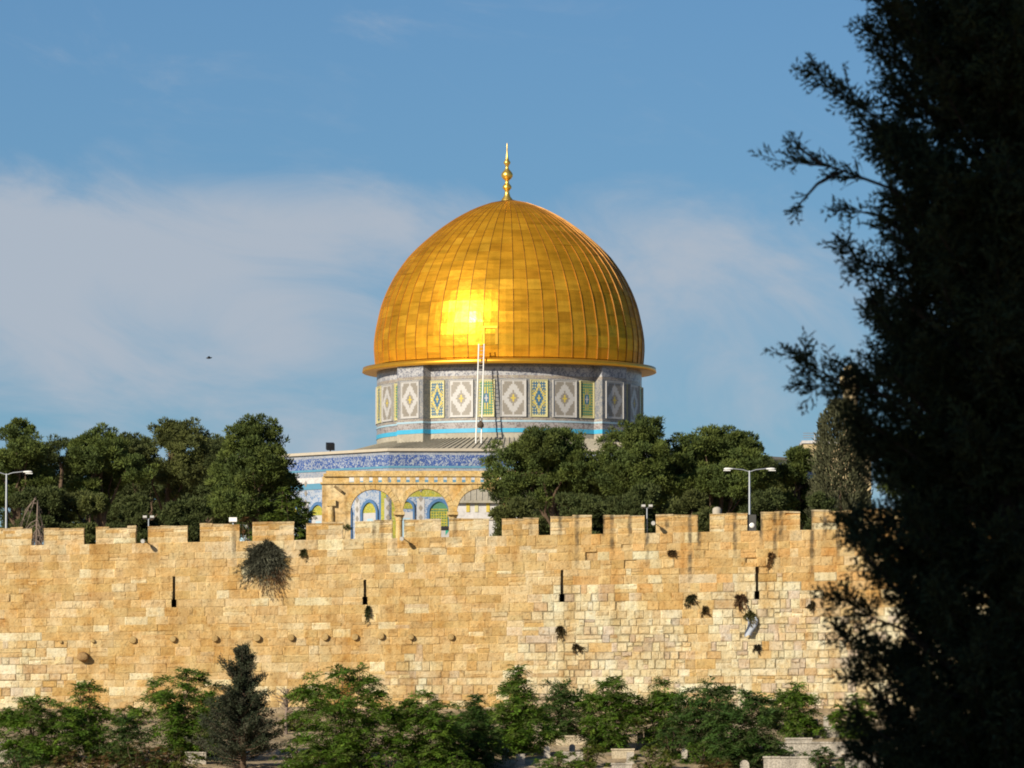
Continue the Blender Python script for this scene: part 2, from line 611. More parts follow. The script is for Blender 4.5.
def stone_colour(px, py, rnd):
    pa = pale_amount(px, py)
    q = rnd.random()
    if q < pa:
        c = rnd.choice(pales)
    else:
        c = rnd.choice(ochres)
        if rnd.random() < 0.035 + 0.1 * pa:
            c = (0.72, 0.63, 0.45)
        elif px > 560 and py < 600 and rnd.random() < 0.35:
            c = (0.56, 0.31, 0.095)
    if py < 556 + 0 * px and px < 560 and rnd.random() < 0.5:
        c = (0.62, 0.49, 0.27)
    k = rnd.uniform(0.93, 1.07)
    h = rnd.uniform(-0.012, 0.012)
    mean = (0.60, 0.49, 0.32) if pa > 0.5 else (0.56, 0.385, 0.16)
    c = [a_ * 0.68 + b_ * 0.32 for a_, b_ in zip(c, mean)]
    return (c[0] * k, (c[1] * (1.07 if c[2] > 0.27 else 1.09) + h) * k, (c[2] * (1.06 if c[2] > 0.27 else 1.32) + h * 0.6) * k)


SLITS = [(174, 575, 607), (365, 577, 604), (562, 570, 599), (757, 567, 595)]


def masonry(mb, x0, x1, bounds, zf, y, rnd, small=False, holes=()):
    """courses of stones between fractions `bounds`; zf(t, x) gives the height; y is the wall face"""
    for k in range(len(bounds) - 1):
        t0, t1 = bounds[k], bounds[k + 1]
        x = x0
        zc_mid = zf((t0 + t1) / 2, (x0 + x1) / 2)
        cuts = []
        for hx0, hx1, hz0, hz1 in holes:
            if hz0 < zf((t0 + t1) / 2, (hx0 + hx1) / 2) < hz1:
                cuts.append((hx0, hx1))
        while x < x1 - 1e-4:
            px, py = to_px(x, zf((t0 + t1) / 2, x))
            pa = pale_amount(px, py)
            w = rnd.uniform(0.26, 0.66) if (rnd.random() < pa or small) else rnd.choice((rnd.uniform(0.45, 0.9), rnd.uniform(0.6, 1.5)))
            xe = x + w
            if x1 - xe < 0.28:
                xe = x1
            skip = False
            for a, b_ in cuts:
                if abs(x - a) < 1e-6:
                    xe, skip = b_, True
                elif x < a < xe + 0.2:
                    xe = a
            if not skip:
                stone(mb, x, xe, t0, t1, zf, y, rnd, px, py, pa)
            x = xe


def stone(mb, xa, xb, t0, t1, zf, y, rnd, px, py, pa):
    # now and then a stone is two thin ones
    if rnd.random() < 0.10 + 0.1 * pa and (t1 - t0) > 0:
        tm = t0 + (t1 - t0) * rnd.uniform(0.4, 0.6)
        stone(mb, xa, xb, t0, tm, zf, y, random.Random(rnd.random()), px, py, -1.0)
        t0 = tm
    col = stone_colour(px, py, rnd)
    h = zf(t1, xa) - zf(t0, xa)
    g = 0.010 + 0.014 * max(pa, 0)
    out = rnd.uniform(0.004, 0.030 + 0.035 * max(pa, 0))
    if rnd.random() < 0.008:
        out = -rnd.uniform(0.05, 0.12)
    j = lambda s: rnd.uniform(-s, s)
    O = [(xa, y, zf(t0, xa)), (xb, y, zf(t0, xb)), (xb, y, zf(t1, xb)), (xa, y, zf(t1, xa))]
    w0 = (xb - xa) * 0.04
    I = []
    for (sx, sz), o in zip(((1, 1), (-1, 1), (-1, -1), (1, -1)), O):
        I.append((o[0] + sx * (g + rnd.uniform(0, 0.03 + w0)), y - out + j(0.02), o[2] + sz * (g + rnd.uniform(0, 0.055))))
    mb.face(I, 0, col)
    mk = rnd.choice((0.58, 0.72, 0.88, 1.0)) if pa > 0.3 else rnd.choice((0.85, 0.95, 1.0, 1.08, 1.15))
    mort = tuple(x * mk for x in col)
    for i in range(4):
        i2 = (i + 1) % 4
        mb.face([O[i], O[i2], I[i2], I[i]], 0, mort)


wall_root = empty('city_wall', at(440, 720, YW), 'long golden stone city wall with toothed battlements and arrow slits', 'wall')
rnd = random.Random(3)
ZB = 6.3
bounds = [0.0]
while bounds[-1] < 0.965:
    bounds.append(bounds[-1] + rnd.uniform(0.030, 0.046))
bounds[-1] = 1.0
holes = []
for px, ya, yb in SLITS:
    a, b_ = at(px, yb, YW), at(px, ya, YW)
    holes.append((a.x - 0.07, a.x + 0.07, a.z + 0.2, b_.z))
    holes.append((a.x - 0.14, a.x + 0.14, a.z - 0.12, a.z + 0.2))
wb = MB()
XL, XR = -48.0, 48.0
masonry(wb, XL, XR, bounds, lambda t_, x: ZB + t_ * (crenel_z(x) - ZB), YW, rnd, holes=holes)
TH = 1.6
for i in range(40):
    xa, xb = XL + (XR - XL) * i / 40, XL + (XR - XL) * (i + 1) / 40
    wb.face([(xa, YW, crenel_z(xa)), (xb, YW, crenel_z(xb)), (xb, YW + TH, crenel_z(xb)), (xa, YW + TH, crenel_z(xa))], 0, (0.5, 0.38, 0.2))
    wb.face([(xb, YW + TH, ZB), (xa, YW + TH, ZB), (xa, YW + TH, crenel_z(xa)), (xb, YW + TH, crenel_z(xb))], 0, (0.5, 0.38, 0.2))
wb.build('masonry_face', M['wall'], wall_root)

merlons = [(-60, -20), (-8, 32), (44, 84), (96, 136), (148, 187.5), (200, 239.5), (252.5, 294), (306.3, 343), (355, 392.5), (404, 441), (449, 489), (502, 538.6), (550.5, 591.7),
           (603.5, 644.5), (656, 698), (710, 747.5), (761, 800), (812, 852), (864, 904), (916, 957), (969, 1010), (1021, 1062), (1074, 1114)]
for k, (pa_, pb_) in enumerate(merlons):
    xa, xb = at(pa_, 530, YW).x, at(pb_, 530, YW).x
    mm = MB()
    jz = rnd.uniform(-0.05, 0.05)
    zf = lambda t_, x: crenel_z(x) + t_ * (merlon_z(x) + jz - crenel_z(x))
    nb = rnd.choice(([0, .36, .68, .9, 1], [0, .3, .62, .88, 1], [0, .4, .72, .9, 1]))
    masonry(mm, xa, xb, nb, zf, YW, rnd)
    D = 0.62
    cs = (0.52, 0.40, 0.22)
    za, zb_ = crenel_z(xa), crenel_z(xb)
    ma, mb_ = merlon_z(xa) + jz, merlon_z(xb) + jz
    mm.face([(xa, YW + D, za), (xa, YW, za), (xa, YW, ma), (xa, YW + D, ma)], 0, cs)
    mm.face([(xb, YW, zb_), (xb, YW + D, zb_), (xb, YW + D, mb_), (xb, YW, mb_)], 0, cs)
    mm.face([(xb, YW + D, zb_), (xa, YW + D, za), (xa, YW + D, ma), (xb, YW + D, mb_)], 0, cs)
    # weathered capping slab made of two or three uneven stones
    x = xa - 0.02
    while x < xb:
        xe = min(x + rnd.uniform(0.6, 1.3), xb + 0.02)
        if xb - xe < 0.3:
            xe = xb + 0.02
        q = rnd.uniform(0.03, 0.13)
        if rnd.random() < .15:
            x = xe
            continue
        zz = merlon_z((x + xe) / 2) + jz
        mm.obox(((x + xe) / 2, YW + D / 2 - 0.005, zz + q / 2), ((xe - x) / 2 - 0.004, 0, rnd.uniform(-0.015, 0.015)), (0, D / 2 + 0.03, 0), (0, 0, q / 2), 0, rnd.choice(((0.50, 0.39, 0.22), (0.46, 0.34, 0.18), (0.55, 0.45, 0.28))))
        x = xe
    mm.build('merlon', M['wall'], wall_root)

M['slit'] = plain('slit_lining_stone', (0.30, 0.21, 0.11), 0.9, 0, 0.3, 4.0)
for i, (px, ya, yb) in enumerate(SLITS):
    s = MB()
    for x0, x1, z0, z1 in holes[2 * i:2 * i + 2]:
        x0, x1, z0, z1 = x0 - .3, x1 + .3, z0 - .35, z1 + .35
        s.face([(x0, YW + 0.38, z0), (x1, YW + 0.38, z0), (x1, YW + 0.38, z1), (x0, YW + 0.38, z1)])
        s.face([(x0, YW + 0.05, z0), (x1, YW + 0.05, z0), (x1, YW + 0.38, z0), (x0, YW + 0.38, z0)])
        s.face([(x0, YW + 0.05, z0), (x0, YW + 0.38, z0), (x0, YW + 0.38, z1), (x0, YW + 0.05, z1)])
        s.face([(x1, YW + 0.38, z0), (x1, YW + 0.05, z0), (x1, YW + 0.05, z1), (x1, YW + 0.38, z1)])
    s.build('arrow_slit', M['slit'], wall_root)

M['boss'] = rough_stone('boss_stone', (0.36, 0.235, 0.09), (0.48, 0.34, 0.15), 0.6, 3.0, 0.6)
for px, py, r_ in [(133, 640, .24), (173, 639, .20), (215, 638.5, .2), (257, 638, .24), (291, 637.5, .2), (325, 637, .24), (355, 637, .2), (381, 636, .22), (411, 637, .2), (451, 637, .2), (93, 641, .12), (61, 642, .1)]:
    c0 = at(px, py, YW)
    s = MB()
    ring = lambda rr, dy, ph: [(c0.x + rr * math.cos(a + ph) * rnd.uniform(.94, 1.04), YW - dy, c0.z + rr * math.sin(a + ph) * rnd.uniform(.94, 1.04)) for a in (2 * math.pi * k / 16 for k in range(16))]
    r_ *= rnd.uniform(.82, 1.0)
    pr_ = rnd.uniform(.10, .22)
    rows = [ring(r_, -0.03, 0), ring(r_, pr_, 0), ring(r_ * .86, pr_ + .05, 0), ring(r_ * .3, pr_ + .06, 0)]
    s.grid(rows, True, 0, False)
    s.face(rows[-1])
    s.build('stone_boss', M['boss'], wall_root)
c0 = at(83, 656.5, YW)
s = MB()
rows = []
for k, (rr, dy) in enumerate(((.30, -0.03), (.33, .2), (.27, .45), (.12, .5))):
    rows.append([(c0.x + 1.1 * rr * math.cos(a) * rnd.uniform(.8, 1.15), YW - dy, c0.z + .85 * rr * math.sin(a) * rnd.uniform(.8, 1.15) - .1 * dy) for a in (2 * math.pi * q / 11 for q in range(11))])
s.grid(rows, True, 0, False)
s.face(rows[-1])
tag(s.build('stone_boss', rough_stone('broken_stub_stone', (0.24, 0.14, 0.06), (0.36, 0.23, 0.1), 0.6, 3, 0.6), wall_root), 'broken dark stone stub jutting from the wall')

# ------------------------------------------------------------------ shrine with the golden dome
YD = 560.0
SC = F / YD
cen = at(509.3, 360, YD)
CX, CY = cen.x, YD
ROT = R(1.7)
shrine = empty('domed_shrine', (CX, CY, Z_PLAT), 'octagonal blue tiled shrine under a great golden dome', 'shrine')


def polar(r, ang, z):
    """ang is measured from the side that faces the camera, growing to the right"""
    a = ang + ROT
    return Vector((CX + r * math.sin(a), CY - r * math.cos(a), z))


def zrow(py, Y):
    return at(510, py, Y).z


# --- materials
m, nt, b = new_mat('gilded_copper')
t = N(nt, 'ShaderNodeAttribute', attribute_name='Col')
s3 = N(nt, 'ShaderNodeSeparateColor', {0: t.outputs['Color']})
tc_ = N(nt, 'ShaderNodeTexCoord')
n1 = N(nt, 'ShaderNodeTexNoise', {'Vector': tc_.outputs['Object'], 'Scale': 0.35, 'Detail': 5.0})
n2 = N(nt, 'ShaderNodeTexNoise', {'Vector': tc_.outputs['Object'], 'Scale': 1.3, 'Detail': 3.0})
c = ramp(nt, s3.outputs[0], ((0.0, (0.68, 0.30, 0.022)), (0.5, (0.86, 0.41, 0.028)), (1.0, (0.98, 0.52, 0.045))))
c = mixc(nt, 1.0, c, ramp(nt, n1.outputs['Fac'], ((0.3, 0.72), (0.6, 1.0))), 'MULTIPLY')
mps = N(nt, 'ShaderNodeMapping', {'Vector': tc_.outputs['Object'], 'Scale': (0.5, 0.5, 3.2)})
n3 = N(nt, 'ShaderNodeTexNoise', {'Vector': mps.outputs[0], 'Scale': 1.0, 'Detail': 4.0})
c = mixc(nt, 1.0, c, ramp(nt, n3.outputs['Fac'], ((0.32, 0.74), (0.58, 1.0))), 'MULTIPLY')
nt.links.new(c, b.inputs['Base Color'])
b.inputs['Metallic'].default_value = 0.58
b.inputs['Specular IOR Level'].default_value = 0.12
b.inputs['Specular Tint'].default_value = (0.42, 0.2, 0.03, 1)
nt.links.new(nmath(nt, 'ADD', nmath(nt, 'MULTIPLY', s3.outputs[1], 0.16), 0.27), b.inputs['Roughness'])
bp = N(nt, 'ShaderNodeBump', {'Strength': 0.30, 'Distance': 0.10, 'Height': n2.outputs['Fac']})
nt.links.new(bp.outputs[0], b.inputs['Normal'])
M['gold'] = m
M['seam_shadow'] = plain('gilded_seam_shadow', (0.33, 0.16, 0.025), 0.5, 0.4, 0.15, 2.0)  # seam gold darkened to paint in the narrow gap shadow beside each seam
M['gold_trim'] = plain('gilded_trim', (0.88, 0.44, 0.04), 0.36, 0.8, 0.15, 2.0)
M['lead'] = rough_stone('lead_roofing', (0.33, 0.30, 0.235), (0.42, 0.385, 0.305), 0.8, 0.8, 0.15)
M['script_white'] = tile_pattern('white_script_tile', (0.44, 0.44, 0.45), (0.20, 0.205, 0.24), (0.50, 0.49, 0.49), (3.6, 3.6, 3.0), 0.52)
M['border'] = tile_pattern('border_tile', (0.27, 0.225, 0.205), (0.36, 0.32, 0.25), (0.42, 0.41, 0.41), (3.4, 3.4, 5.0), 0.5)
M['field'] = tile_pattern('field_tile', (0.27, 0.26, 0.245), (0.17, 0.18, 0.20), (0.37, 0.345, 0.28), (3.8, 3.8, 3.8), 0.5)
M['turquoise'] = plain('turquoise_tile', (0.06, 0.36, 0.55), 0.35, 0, 0.15, 3.0)
M['pale_blue'] = plain('pale_blue_tile', (0.33, 0.47, 0.55), 0.4, 0, 0.15, 3.0)
M['rose'] = tile_pattern('rose_arabesque_tile', (0.37, 0.345, 0.335), (0.21, 0.165, 0.155), (0.19, 0.20, 0.23), (3.8, 3.8, 4.2), 0.55)
M['cream'] = plain('cream_stone', (0.42, 0.37, 0.29), 0.8, 0, 0.15, 2.0)
M['t_white'] = plain('white_mosaic', (0.44, 0.425, 0.405), 0.4, 0, 0.14, 6.0)
M['t_brown'] = plain('taupe_mosaic', (0.24, 0.215, 0.18), 0.5, 0, 0.2, 6.0)
M['t_gold'] = plain('ochre_mosaic', (0.52, 0.40, 0.06), 0.45, 0, 0.2, 6.0)
M['t_blue'] = plain('deep_blue_mosaic', (0.05, 0.13, 0.22), 0.35, 0, 0.25, 6.0)
M['t_green'] = plain('green_mosaic', (0.07, 0.20, 0.12), 0.35, 0, 0.25, 6.0)
M['t_yellow'] = plain('pale_yellow_mosaic', (0.52, 0.48, 0.25), 0.45, 0, 0.2, 6.0)
M['script_blue'] = tile_pattern('blue_inscription_tile', (0.045, 0.09, 0.27), (0.34, 0.38, 0.43), (0.34, 0.38, 0.43), (5.5, 5.5, 4.2), 0.545)
M['lavender'] = tile_pattern('lavender_tile', (0.35, 0.365, 0.40), (0.22, 0.26, 0.34), (0.42, 0.40, 0.36), (6, 6, 7), 0.52)
M['tile_wall'] = tile_pattern('blue_white_tile', (0.38, 0.42, 0.48), (0.13, 0.22, 0.38), (0.46, 0.46, 0.48), (5, 5, 5), 0.54)
M['azure'] = plain('azure_tile', (0.07, 0.15, 0.29), 0.35, 0, 0.25, 4.0)
M['yellow_tile'] = tile_pattern('yellow_green_tile', (0.42, 0.36, 0.05), (0.28, 0.30, 0.06), (0.5, 0.48, 0.2), (4.0, 4.0, 4.0), 0.5)
M['marble'] = rough_stone('veined_marble', (0.50, 0.48, 0.46), (0.58, 0.56, 0.54), 0.8, 0.8, 0.1)

# --- dome: profile read as (half width, height above the base), in metres
prof = [(457, 771), (459.5, 742), (461.5, 715), (460.5, 685), (456, 650), (449.5, 620), (442, 585), (431.5, 550), (416, 513), (397, 475), (374, 438), (347, 402), (320, 373),
        (289, 345), (256, 317), (219, 289), (179, 263), (137, 240), (101, 224), (63, 211), (31, 204.5), (12, 202)]
Z_D0 = zrow(358.5, YD)
U = 1 / 3.4133 / SC
prof = [(hw * U, Z_D0 + (745 - y) * U) for hw, y in prof]


def dome_r(z):
    return float(np.interp(z, [p_[1] for p_ in prof], [p_[0] for p_ in prof]))


# smooth arclength parametrisation
pz = np.array([p_[1] for p_ in prof])
pr = np.array([p_[0] for p_ in prof])
arc = np.concatenate([[0], np.cumsum(np.hypot(np.diff(pz), np.diff(pr)))])
NS, NR = 56, 20
levels = np.interp(np.linspace(0, arc[-1] - 0.35, NR + 1), arc, np.arange(len(arc)))


def prof_at(s_):
    return float(np.interp(s_, np.arange(len(arc)), pr)), float(np.interp(s_, np.arange(len(arc)), pz))


dome = MB()
rnd = random.Random(8)
rowtone = [rnd.uniform(-.16, .16) for _ in range(NR)]
for k in range(NS):
    a0, a1 = 2 * math.pi * k / NS, 2 * math.pi * (k + 1) / NS
    strip = rnd.uniform(-0.12, 0.12)
    off = rnd.choice((0.0, 0.5))
    lv = list(levels)
    # panels are split by extra joints so the rows do not all line up
    cutlist = [lv[0]]
    for q in range(NR):
        if rnd.random() < 0.03:
            cutlist.append(lv[q] + (lv[q + 1] - lv[q]) * rnd.choice((0.35, 0.5, 0.6)))
        cutlist.append(lv[q + 1])
    for q in range(len(cutlist) - 1):
        r0, z0 = prof_at(cutlist[q])
        r1, z1 = prof_at(cutlist[q + 1])
        tone = min(1, max(0, 0.5 + strip + rowtone[min(NR - 1, int(q * NR / (len(cutlist) - 1)))] + rnd.gauss(0, 0.13)))
        # each sheet lies a little differently on the frame
        tb = rnd.uniform(-0.010, 0.022)
        tl, tr_ = rnd.uniform(-0.014, 0.014), rnd.uniform(-0.014, 0.014)
        n_seg = 2
        for s_ in range(n_seg):
            b0 = a0 + (a1 - a0) * s_ / n_seg
            b1 = a0 + (a1 - a0) * (s_ + 1) / n_seg
            k0 = tl + (tr_ - tl) * s_ / n_seg
            k1 = tl + (tr_ - tl) * (s_ + 1) / n_seg
            dome.face([polar(r0 + tb + k0, b0, z0), polar(r0 + tb + k1, b1, z0), polar(r1 + k1, b1, z1), polar(r1 + k0, b0, z1)], 0, (tone, rnd.random() if s_ == 0 else dome.c[-1][1], 0))
dome_o = dome.build('dome', M['gold'], shrine)
seam = MB()
for k in range(NS):
    a = 2 * math.pi * k / NS
    lev = np.linspace(0, levels[-1], 34)
    rows = []
    for l_ in lev:
        r_, z_ = prof_at(l_)
        hw = 0.018 / max(r_, .8)
        rows.append([polar(r_ - 0.04, a - hw, z_), polar(r_ + 0.06, a - hw * .7, z_), polar(r_ + 0.06, a + hw * .7, z_), polar(r_ - 0.04, a + hw, z_)])
    seam.grid(rows, False, 0, False)
seam.build('standing_seams', M['seam_shadow'], dome_o)
hatch = MB()          # small access hatch near the foot of the dome
for (x0, x1, z0, z1) in ((-0.10 - 2.03, 0.10 - 2.03, 0.35, 1.75), (-0.10 - 1.0, 0.10 - 1.0, 0.35, 1.75), (-2.1, -0.95, 1.65, 1.8)):
    for q in range(1):
        aa, ab = x0 / 10.8 - ROT, x1 / 10.8 - ROT
        hatch.grid([[polar(10.86, aa, Z_D0 + z0), polar(10.86, ab, Z_D0 + z0)], [polar(10.84, aa, Z_D0 + z1), polar(10.84, ab, Z_D0 + z1)]], False, 0, False)
hatch.build('hatch_frame', M['gold_trim'], dome_o)
capm = MB()
r_, z_ = prof_at(levels[-1])
ztop = pz[-1]
capm.lathe((CX, CY, 0), [(1.35, ztop - 0.42), (1.37, ztop - 0.34), (0.75, ztop - 0.06), (0.30, ztop + 0.06), (0.0, ztop + 0.08)], 24)
capm.build('dome_cap', plain('browned_gilding', (0.36, 0.20, 0.05), 0.45, 0.85, 0.2, 2.0), shrine)
fin = MB()
fp = [(17, 203), (15, 197), (9, 188), (7, 178), (6, 170), (8, 166), (12.5, 160), (13, 155), (10, 149), (6, 144), (5, 138), (6, 133), (12, 127), (16, 119), (16.5, 113), (14, 106), (8, 98), (5, 92), (4.5, 86),
      (6, 80), (9.5, 74), (9.5, 70), (6, 64), (4, 56), (3, 48), (2, 40), (1.6, 28), (1.2, 8), (0.1, 4)]
fin.lathe((CX - .18, CY, 0), [(h_ * U * 1.22, Z_D0 + (745 - y) * U) for h_, y in fp], 20)
fin.build('finial', plain('finial_gold', (0.80, 0.55, 0.12), 0.36, 0.85, 0.1, 2.0), shrine)

# --- eave ring
Z_E = zrow(362.5, 548.4)
ev = MB()
ev.lathe((CX, CY, 0), [(10.55, Z_E + 0.46), (10.80, Z_E + 0.47), (11.0, Z_E + 0.43), (11.75, Z_E + 0.34), (11.80, Z_E + 0.0), (11.7, Z_E - 0.05), (10.6, Z_E + 0.0)], 96)
ev_o = ev.build('eave', M['gold_trim'], shrine)

# --- drum
RD = 10.62
YF = YD - RD
rows_px = [363.0, 366.5, 375.0, 378.0, 417.5, 420.0, 421.8, 428.0, 432.2, 439.0, 446]
zs = [zrow(q, YF) for q in rows_px]
zs[0] = Z_E + 0.02
mats_d = [M['field'], M['script_white'], M['border'], M['field'], M['border'], M['pale_blue'], M['rose'], M['turquoise'], M['lead'], M['lead']]
drum = MB()
for k in range(len(zs) - 1):
    n = 128
    for q in range(n):
        a0, a1 = 2 * math.pi * q / n, 2 * math.pi * (q + 1) / n
        rr = RD + (0.04 if k in (5, 7) else 0)
        drum.face([polar(rr, a0, zs[k + 1]), polar(rr, a1, zs[k + 1]), polar(rr, a1, zs[k]), polar(rr, a0, zs[k])], k, None, False)
drum_o = drum.build('drum', mats_d, shrine)
for k in range(4):
    ac = R(-45 + 90 * k)
    pm = MB()
    dn = Vector((math.sin(ac + ROT), -math.cos(ac + ROT), 0))
    tn = Vector((math.cos(ac + ROT), math.sin(ac + ROT), 0))
    for q in range(len(zs) - 1):
        ctr = Vector((CX, CY, 0)) + dn * (11.42 - 1.2)
        pr_ = 0.03 if q in (5, 7) else 0
        zc, hz = (zs[q] + zs[q + 1]) / 2, (zs[q] - zs[q + 1]) / 2
        pm.obox((ctr.x, ctr.y, zc), tn * (1.42 + pr_), dn * (1.2 + pr_), (0, 0, hz), q)
    pm.build('buttress_pier', mats_d, drum_o)

PZ0, PZ1 = zrow(416.0, YF), zrow(379.8, YF)


def mosaic(name, ang, radius, width, kind, label=None):
    """a panel of small square tesserae with a stepped diamond figure"""
    nx, nzz = (15, 25) if kind == 'lozenge' else (13, 27)
    z0, z1 = PZ0, PZ1
    pm = MB()
    dn = Vector((math.sin(ang + ROT), -math.cos(ang + ROT), 0))
    tn = Vector((math.cos(ang + ROT), math.sin(ang + ROT), 0))
    base = Vector((CX, CY, 0)) + dn * radius
    for i in range(nx):
        for j in range(nzz):
            u = (i + 0.5) / nx * 2 - 1
            v = (j + 0.5) / nzz * 2 - 1
            d = abs(u) + abs(v)
            if kind == 'lozenge':
                if i in (0, nx - 1) or j in (0, nzz - 1):
                    mi = 0
                elif d < 0.17:
                    mi = 2
                elif d < 0.44:
                    mi = 1
                elif d < 0.92:
                    mi = 0
                elif abs(abs(u) - abs(v)) < 0.10 and d > 1.55:
                    mi = 0
                else:
                    mi = 1
            else:
                main = 3 if kind == 'blue' else 4
                if i in (0, nx - 1) or j in (0, nzz - 1):
                    mi = 5
                elif kind == 'blue':
                    mi = 2 if d < .2 else 3 if d < .55 else (5 if (i + j) % 2 else 2) if d < .85 else (5 if (i % 2 and j % 2) else 3) if abs(v) > .5 else (2 if (i + j) % 2 else 3)
                else:
                    mi = 0 if d < .2 else 3 if d < .42 else (2 if i % 2 else 4) if d < .75 else (2 if (i % 2 and j % 2) else 4)
            x0, x1 = (i / nx - 0.5) * width, ((i + 1) / nx - 0.5) * width
            za, zb_ = z0 + (z1 - z0) * j / nzz, z0 + (z1 - z0) * (j + 1) / nzz
            off = 0.0 if kind == 'lozenge' or mi == 5 else -0.015
            q = [base + tn * x0, base + tn * x1, base + tn * x1, base + tn * x0]
            zz = [za, za, zb_, zb_]
            pm.face([Vector((p_.x, p_.y, z_)) + dn * off for p_, z_ in zip(q, zz)], mi)
    # raised edge frame of the panel
    fr = 0.05
    for sx in (-1, 1):
        c_ = base + tn * (sx * (width / 2 + fr / 2)) - dn * 0.1
        pm.obox((c_.x, c_.y, (z0 + z1) / 2), tn * (fr / 2), dn * 0.16, (0, 0, (z1 - z0) / 2 + fr), 5 if kind != 'lozenge' else 0)
    for zz in (z0 - fr / 2, z1 + fr / 2):
        c_ = base - dn * 0.1
        pm.obox((c_.x, c_.y, zz), tn * (width / 2), dn * 0.15, (0, 0, fr / 2), 5 if kind != 'lozenge' else 0)
    o = pm.build(name, [M['t_white'], M['t_brown'], M['t_gold'], M['t_blue'], M['t_green'], M['t_yellow']], drum_o)
    if label:
        o['label'] = label
    return o


for k in range(16):
    a = R(22.5 * k)
    on_pier = k % 4 == 2
    mosaic('lozenge_panel', a, 11.45 if on_pier else RD + 0.04, 1.95, 'lozenge')
    kind = 'green' if k % 2 == 1 else 'blue'
    mosaic('drum_window', R(22.5 * k + 11.0), RD + 0.03, 1.28, kind, 'drum window with %s lattice' % kind)

# --- octagon with sloping lead roof
RO = 26.0
AP = RO * math.cos(R(22.5))
YO = YD - AP
rows_o = [448.6, 451.3, 455.0, 466.0, 468.2, 474.0, 480.0, 486.0, 489.0, 497.0, 512.0]
zo = [zrow(q, YO) for q in rows_o] + [Z_PLAT + 5.2, Z_PLAT - 0.2]
M['dull_turquoise'] = plain('dull_turquoise_tile', (0.09, 0.23, 0.33), 0.4, 0, 0.2, 3.0)
mats_o = [M['cream'], M['lavender'], M['script_blue'], M['dull_turquoise'], M['lavender'], M['marble'], M['dull_turquoise'], M['tile_wall'], M['yellow_tile'], M['tile_wall'], M['tile_wall'], M['marble']]
oc = MB()
cor = [R(-22.5 + 45 * k) for k in range(9)]
for k in range(8):
    for q in range(len(zo) - 1):
        rr = RO + (0.25 if q == 0 else 0.05 if q in (3, 6) else 0)
        a0, a1 = cor[k], cor[k + 1]
        mi_ = 7 if (q == 8 and k != 0) else q
        oc.face([polar(rr, a0, zo[q + 1]), polar(rr, a1, zo[q + 1]), polar(rr, a1, zo[q]), polar(rr, a0, zo[q])], mi_)
    oc.face([polar(RO - .6, cor[k + 1], zo[0] - 5), polar(RO - .6, cor[k], zo[0] - 5), polar(RO - .6, cor[k], zo[0]), polar(RO - .6, cor[k + 1], zo[0])], 0)
    oc.face([polar(RO + .25, cor[k], zo[0]), polar(RO + .25, cor[k + 1], zo[0]), polar(RO - .6, cor[k + 1], zo[0]), polar(RO - .6, cor[k], zo[0])], 0)
    oc.face([polar(RO + .25, cor[k], zo[1]), polar(RO - .1, cor[k], zo[1]), polar(RO - .1, cor[k + 1], zo[1]), polar(RO + .25, cor[k + 1], zo[1])], 0)
oct_o = oc.build('octagon_wall', mats_o, shrine)
rf = MB()
ZR1 = zrow(437.5, YF)
ZR0 = ZR1 - 3.7
n = 24
for k in range(8):
    for q in range(n):
        fa, fb = q / n, (q + 1) / n
        o0 = polar(RO - .65, cor[k], 0).lerp(polar(RO - .65, cor[k + 1], 0), fa)
        o1 = polar(RO - .65, cor[k], 0).lerp(polar(RO - .65, cor[k + 1], 0), fb)
        i0 = polar(RD - .1, cor[k] + (cor[k + 1] - cor[k]) * fa, 0)
        i1 = polar(RD - .1, cor[k] + (cor[k + 1] - cor[k]) * fb, 0)
        rf.face([(o0.x, o0.y, ZR0), (o1.x, o1.y, ZR0), (i1.x, i1.y, ZR1), (i0.x, i0.y, ZR1)], 0)
        pa_, pb_ = Vector((o0.x, o0.y, ZR0)), Vector((i0.x, i0.y, ZR1))
        d_ = (pb_ - pa_).normalized()
        sd_ = d_.cross(Vector((0, 0, 1))).normalized()
        rf.obox((pa_ + pb_) / 2 + Vector((0, 0, .05)), d_ * ((pb_ - pa_).length / 2), sd_ * 0.035, (0, 0, 0.03), 0)
rf.build('lead_roof', M['lead'], shrine)


def arch_points(w, h, n=14, pointed=0.12):
    """outline of an arched opening: bottom left, up, over, down"""
    r_ = w / 2
    pts = [(-r_, 0)]
    for k in range(n + 1):
        a = math.pi - math.pi * k / n
        y = math.sin(a) * r_ * (1 + pointed * (1 - abs(math.cos(a))))
        pts.append((math.cos(a) * r_, h - r_ * (1 + pointed) + y))
    pts.append((r_, 0))
    return pts


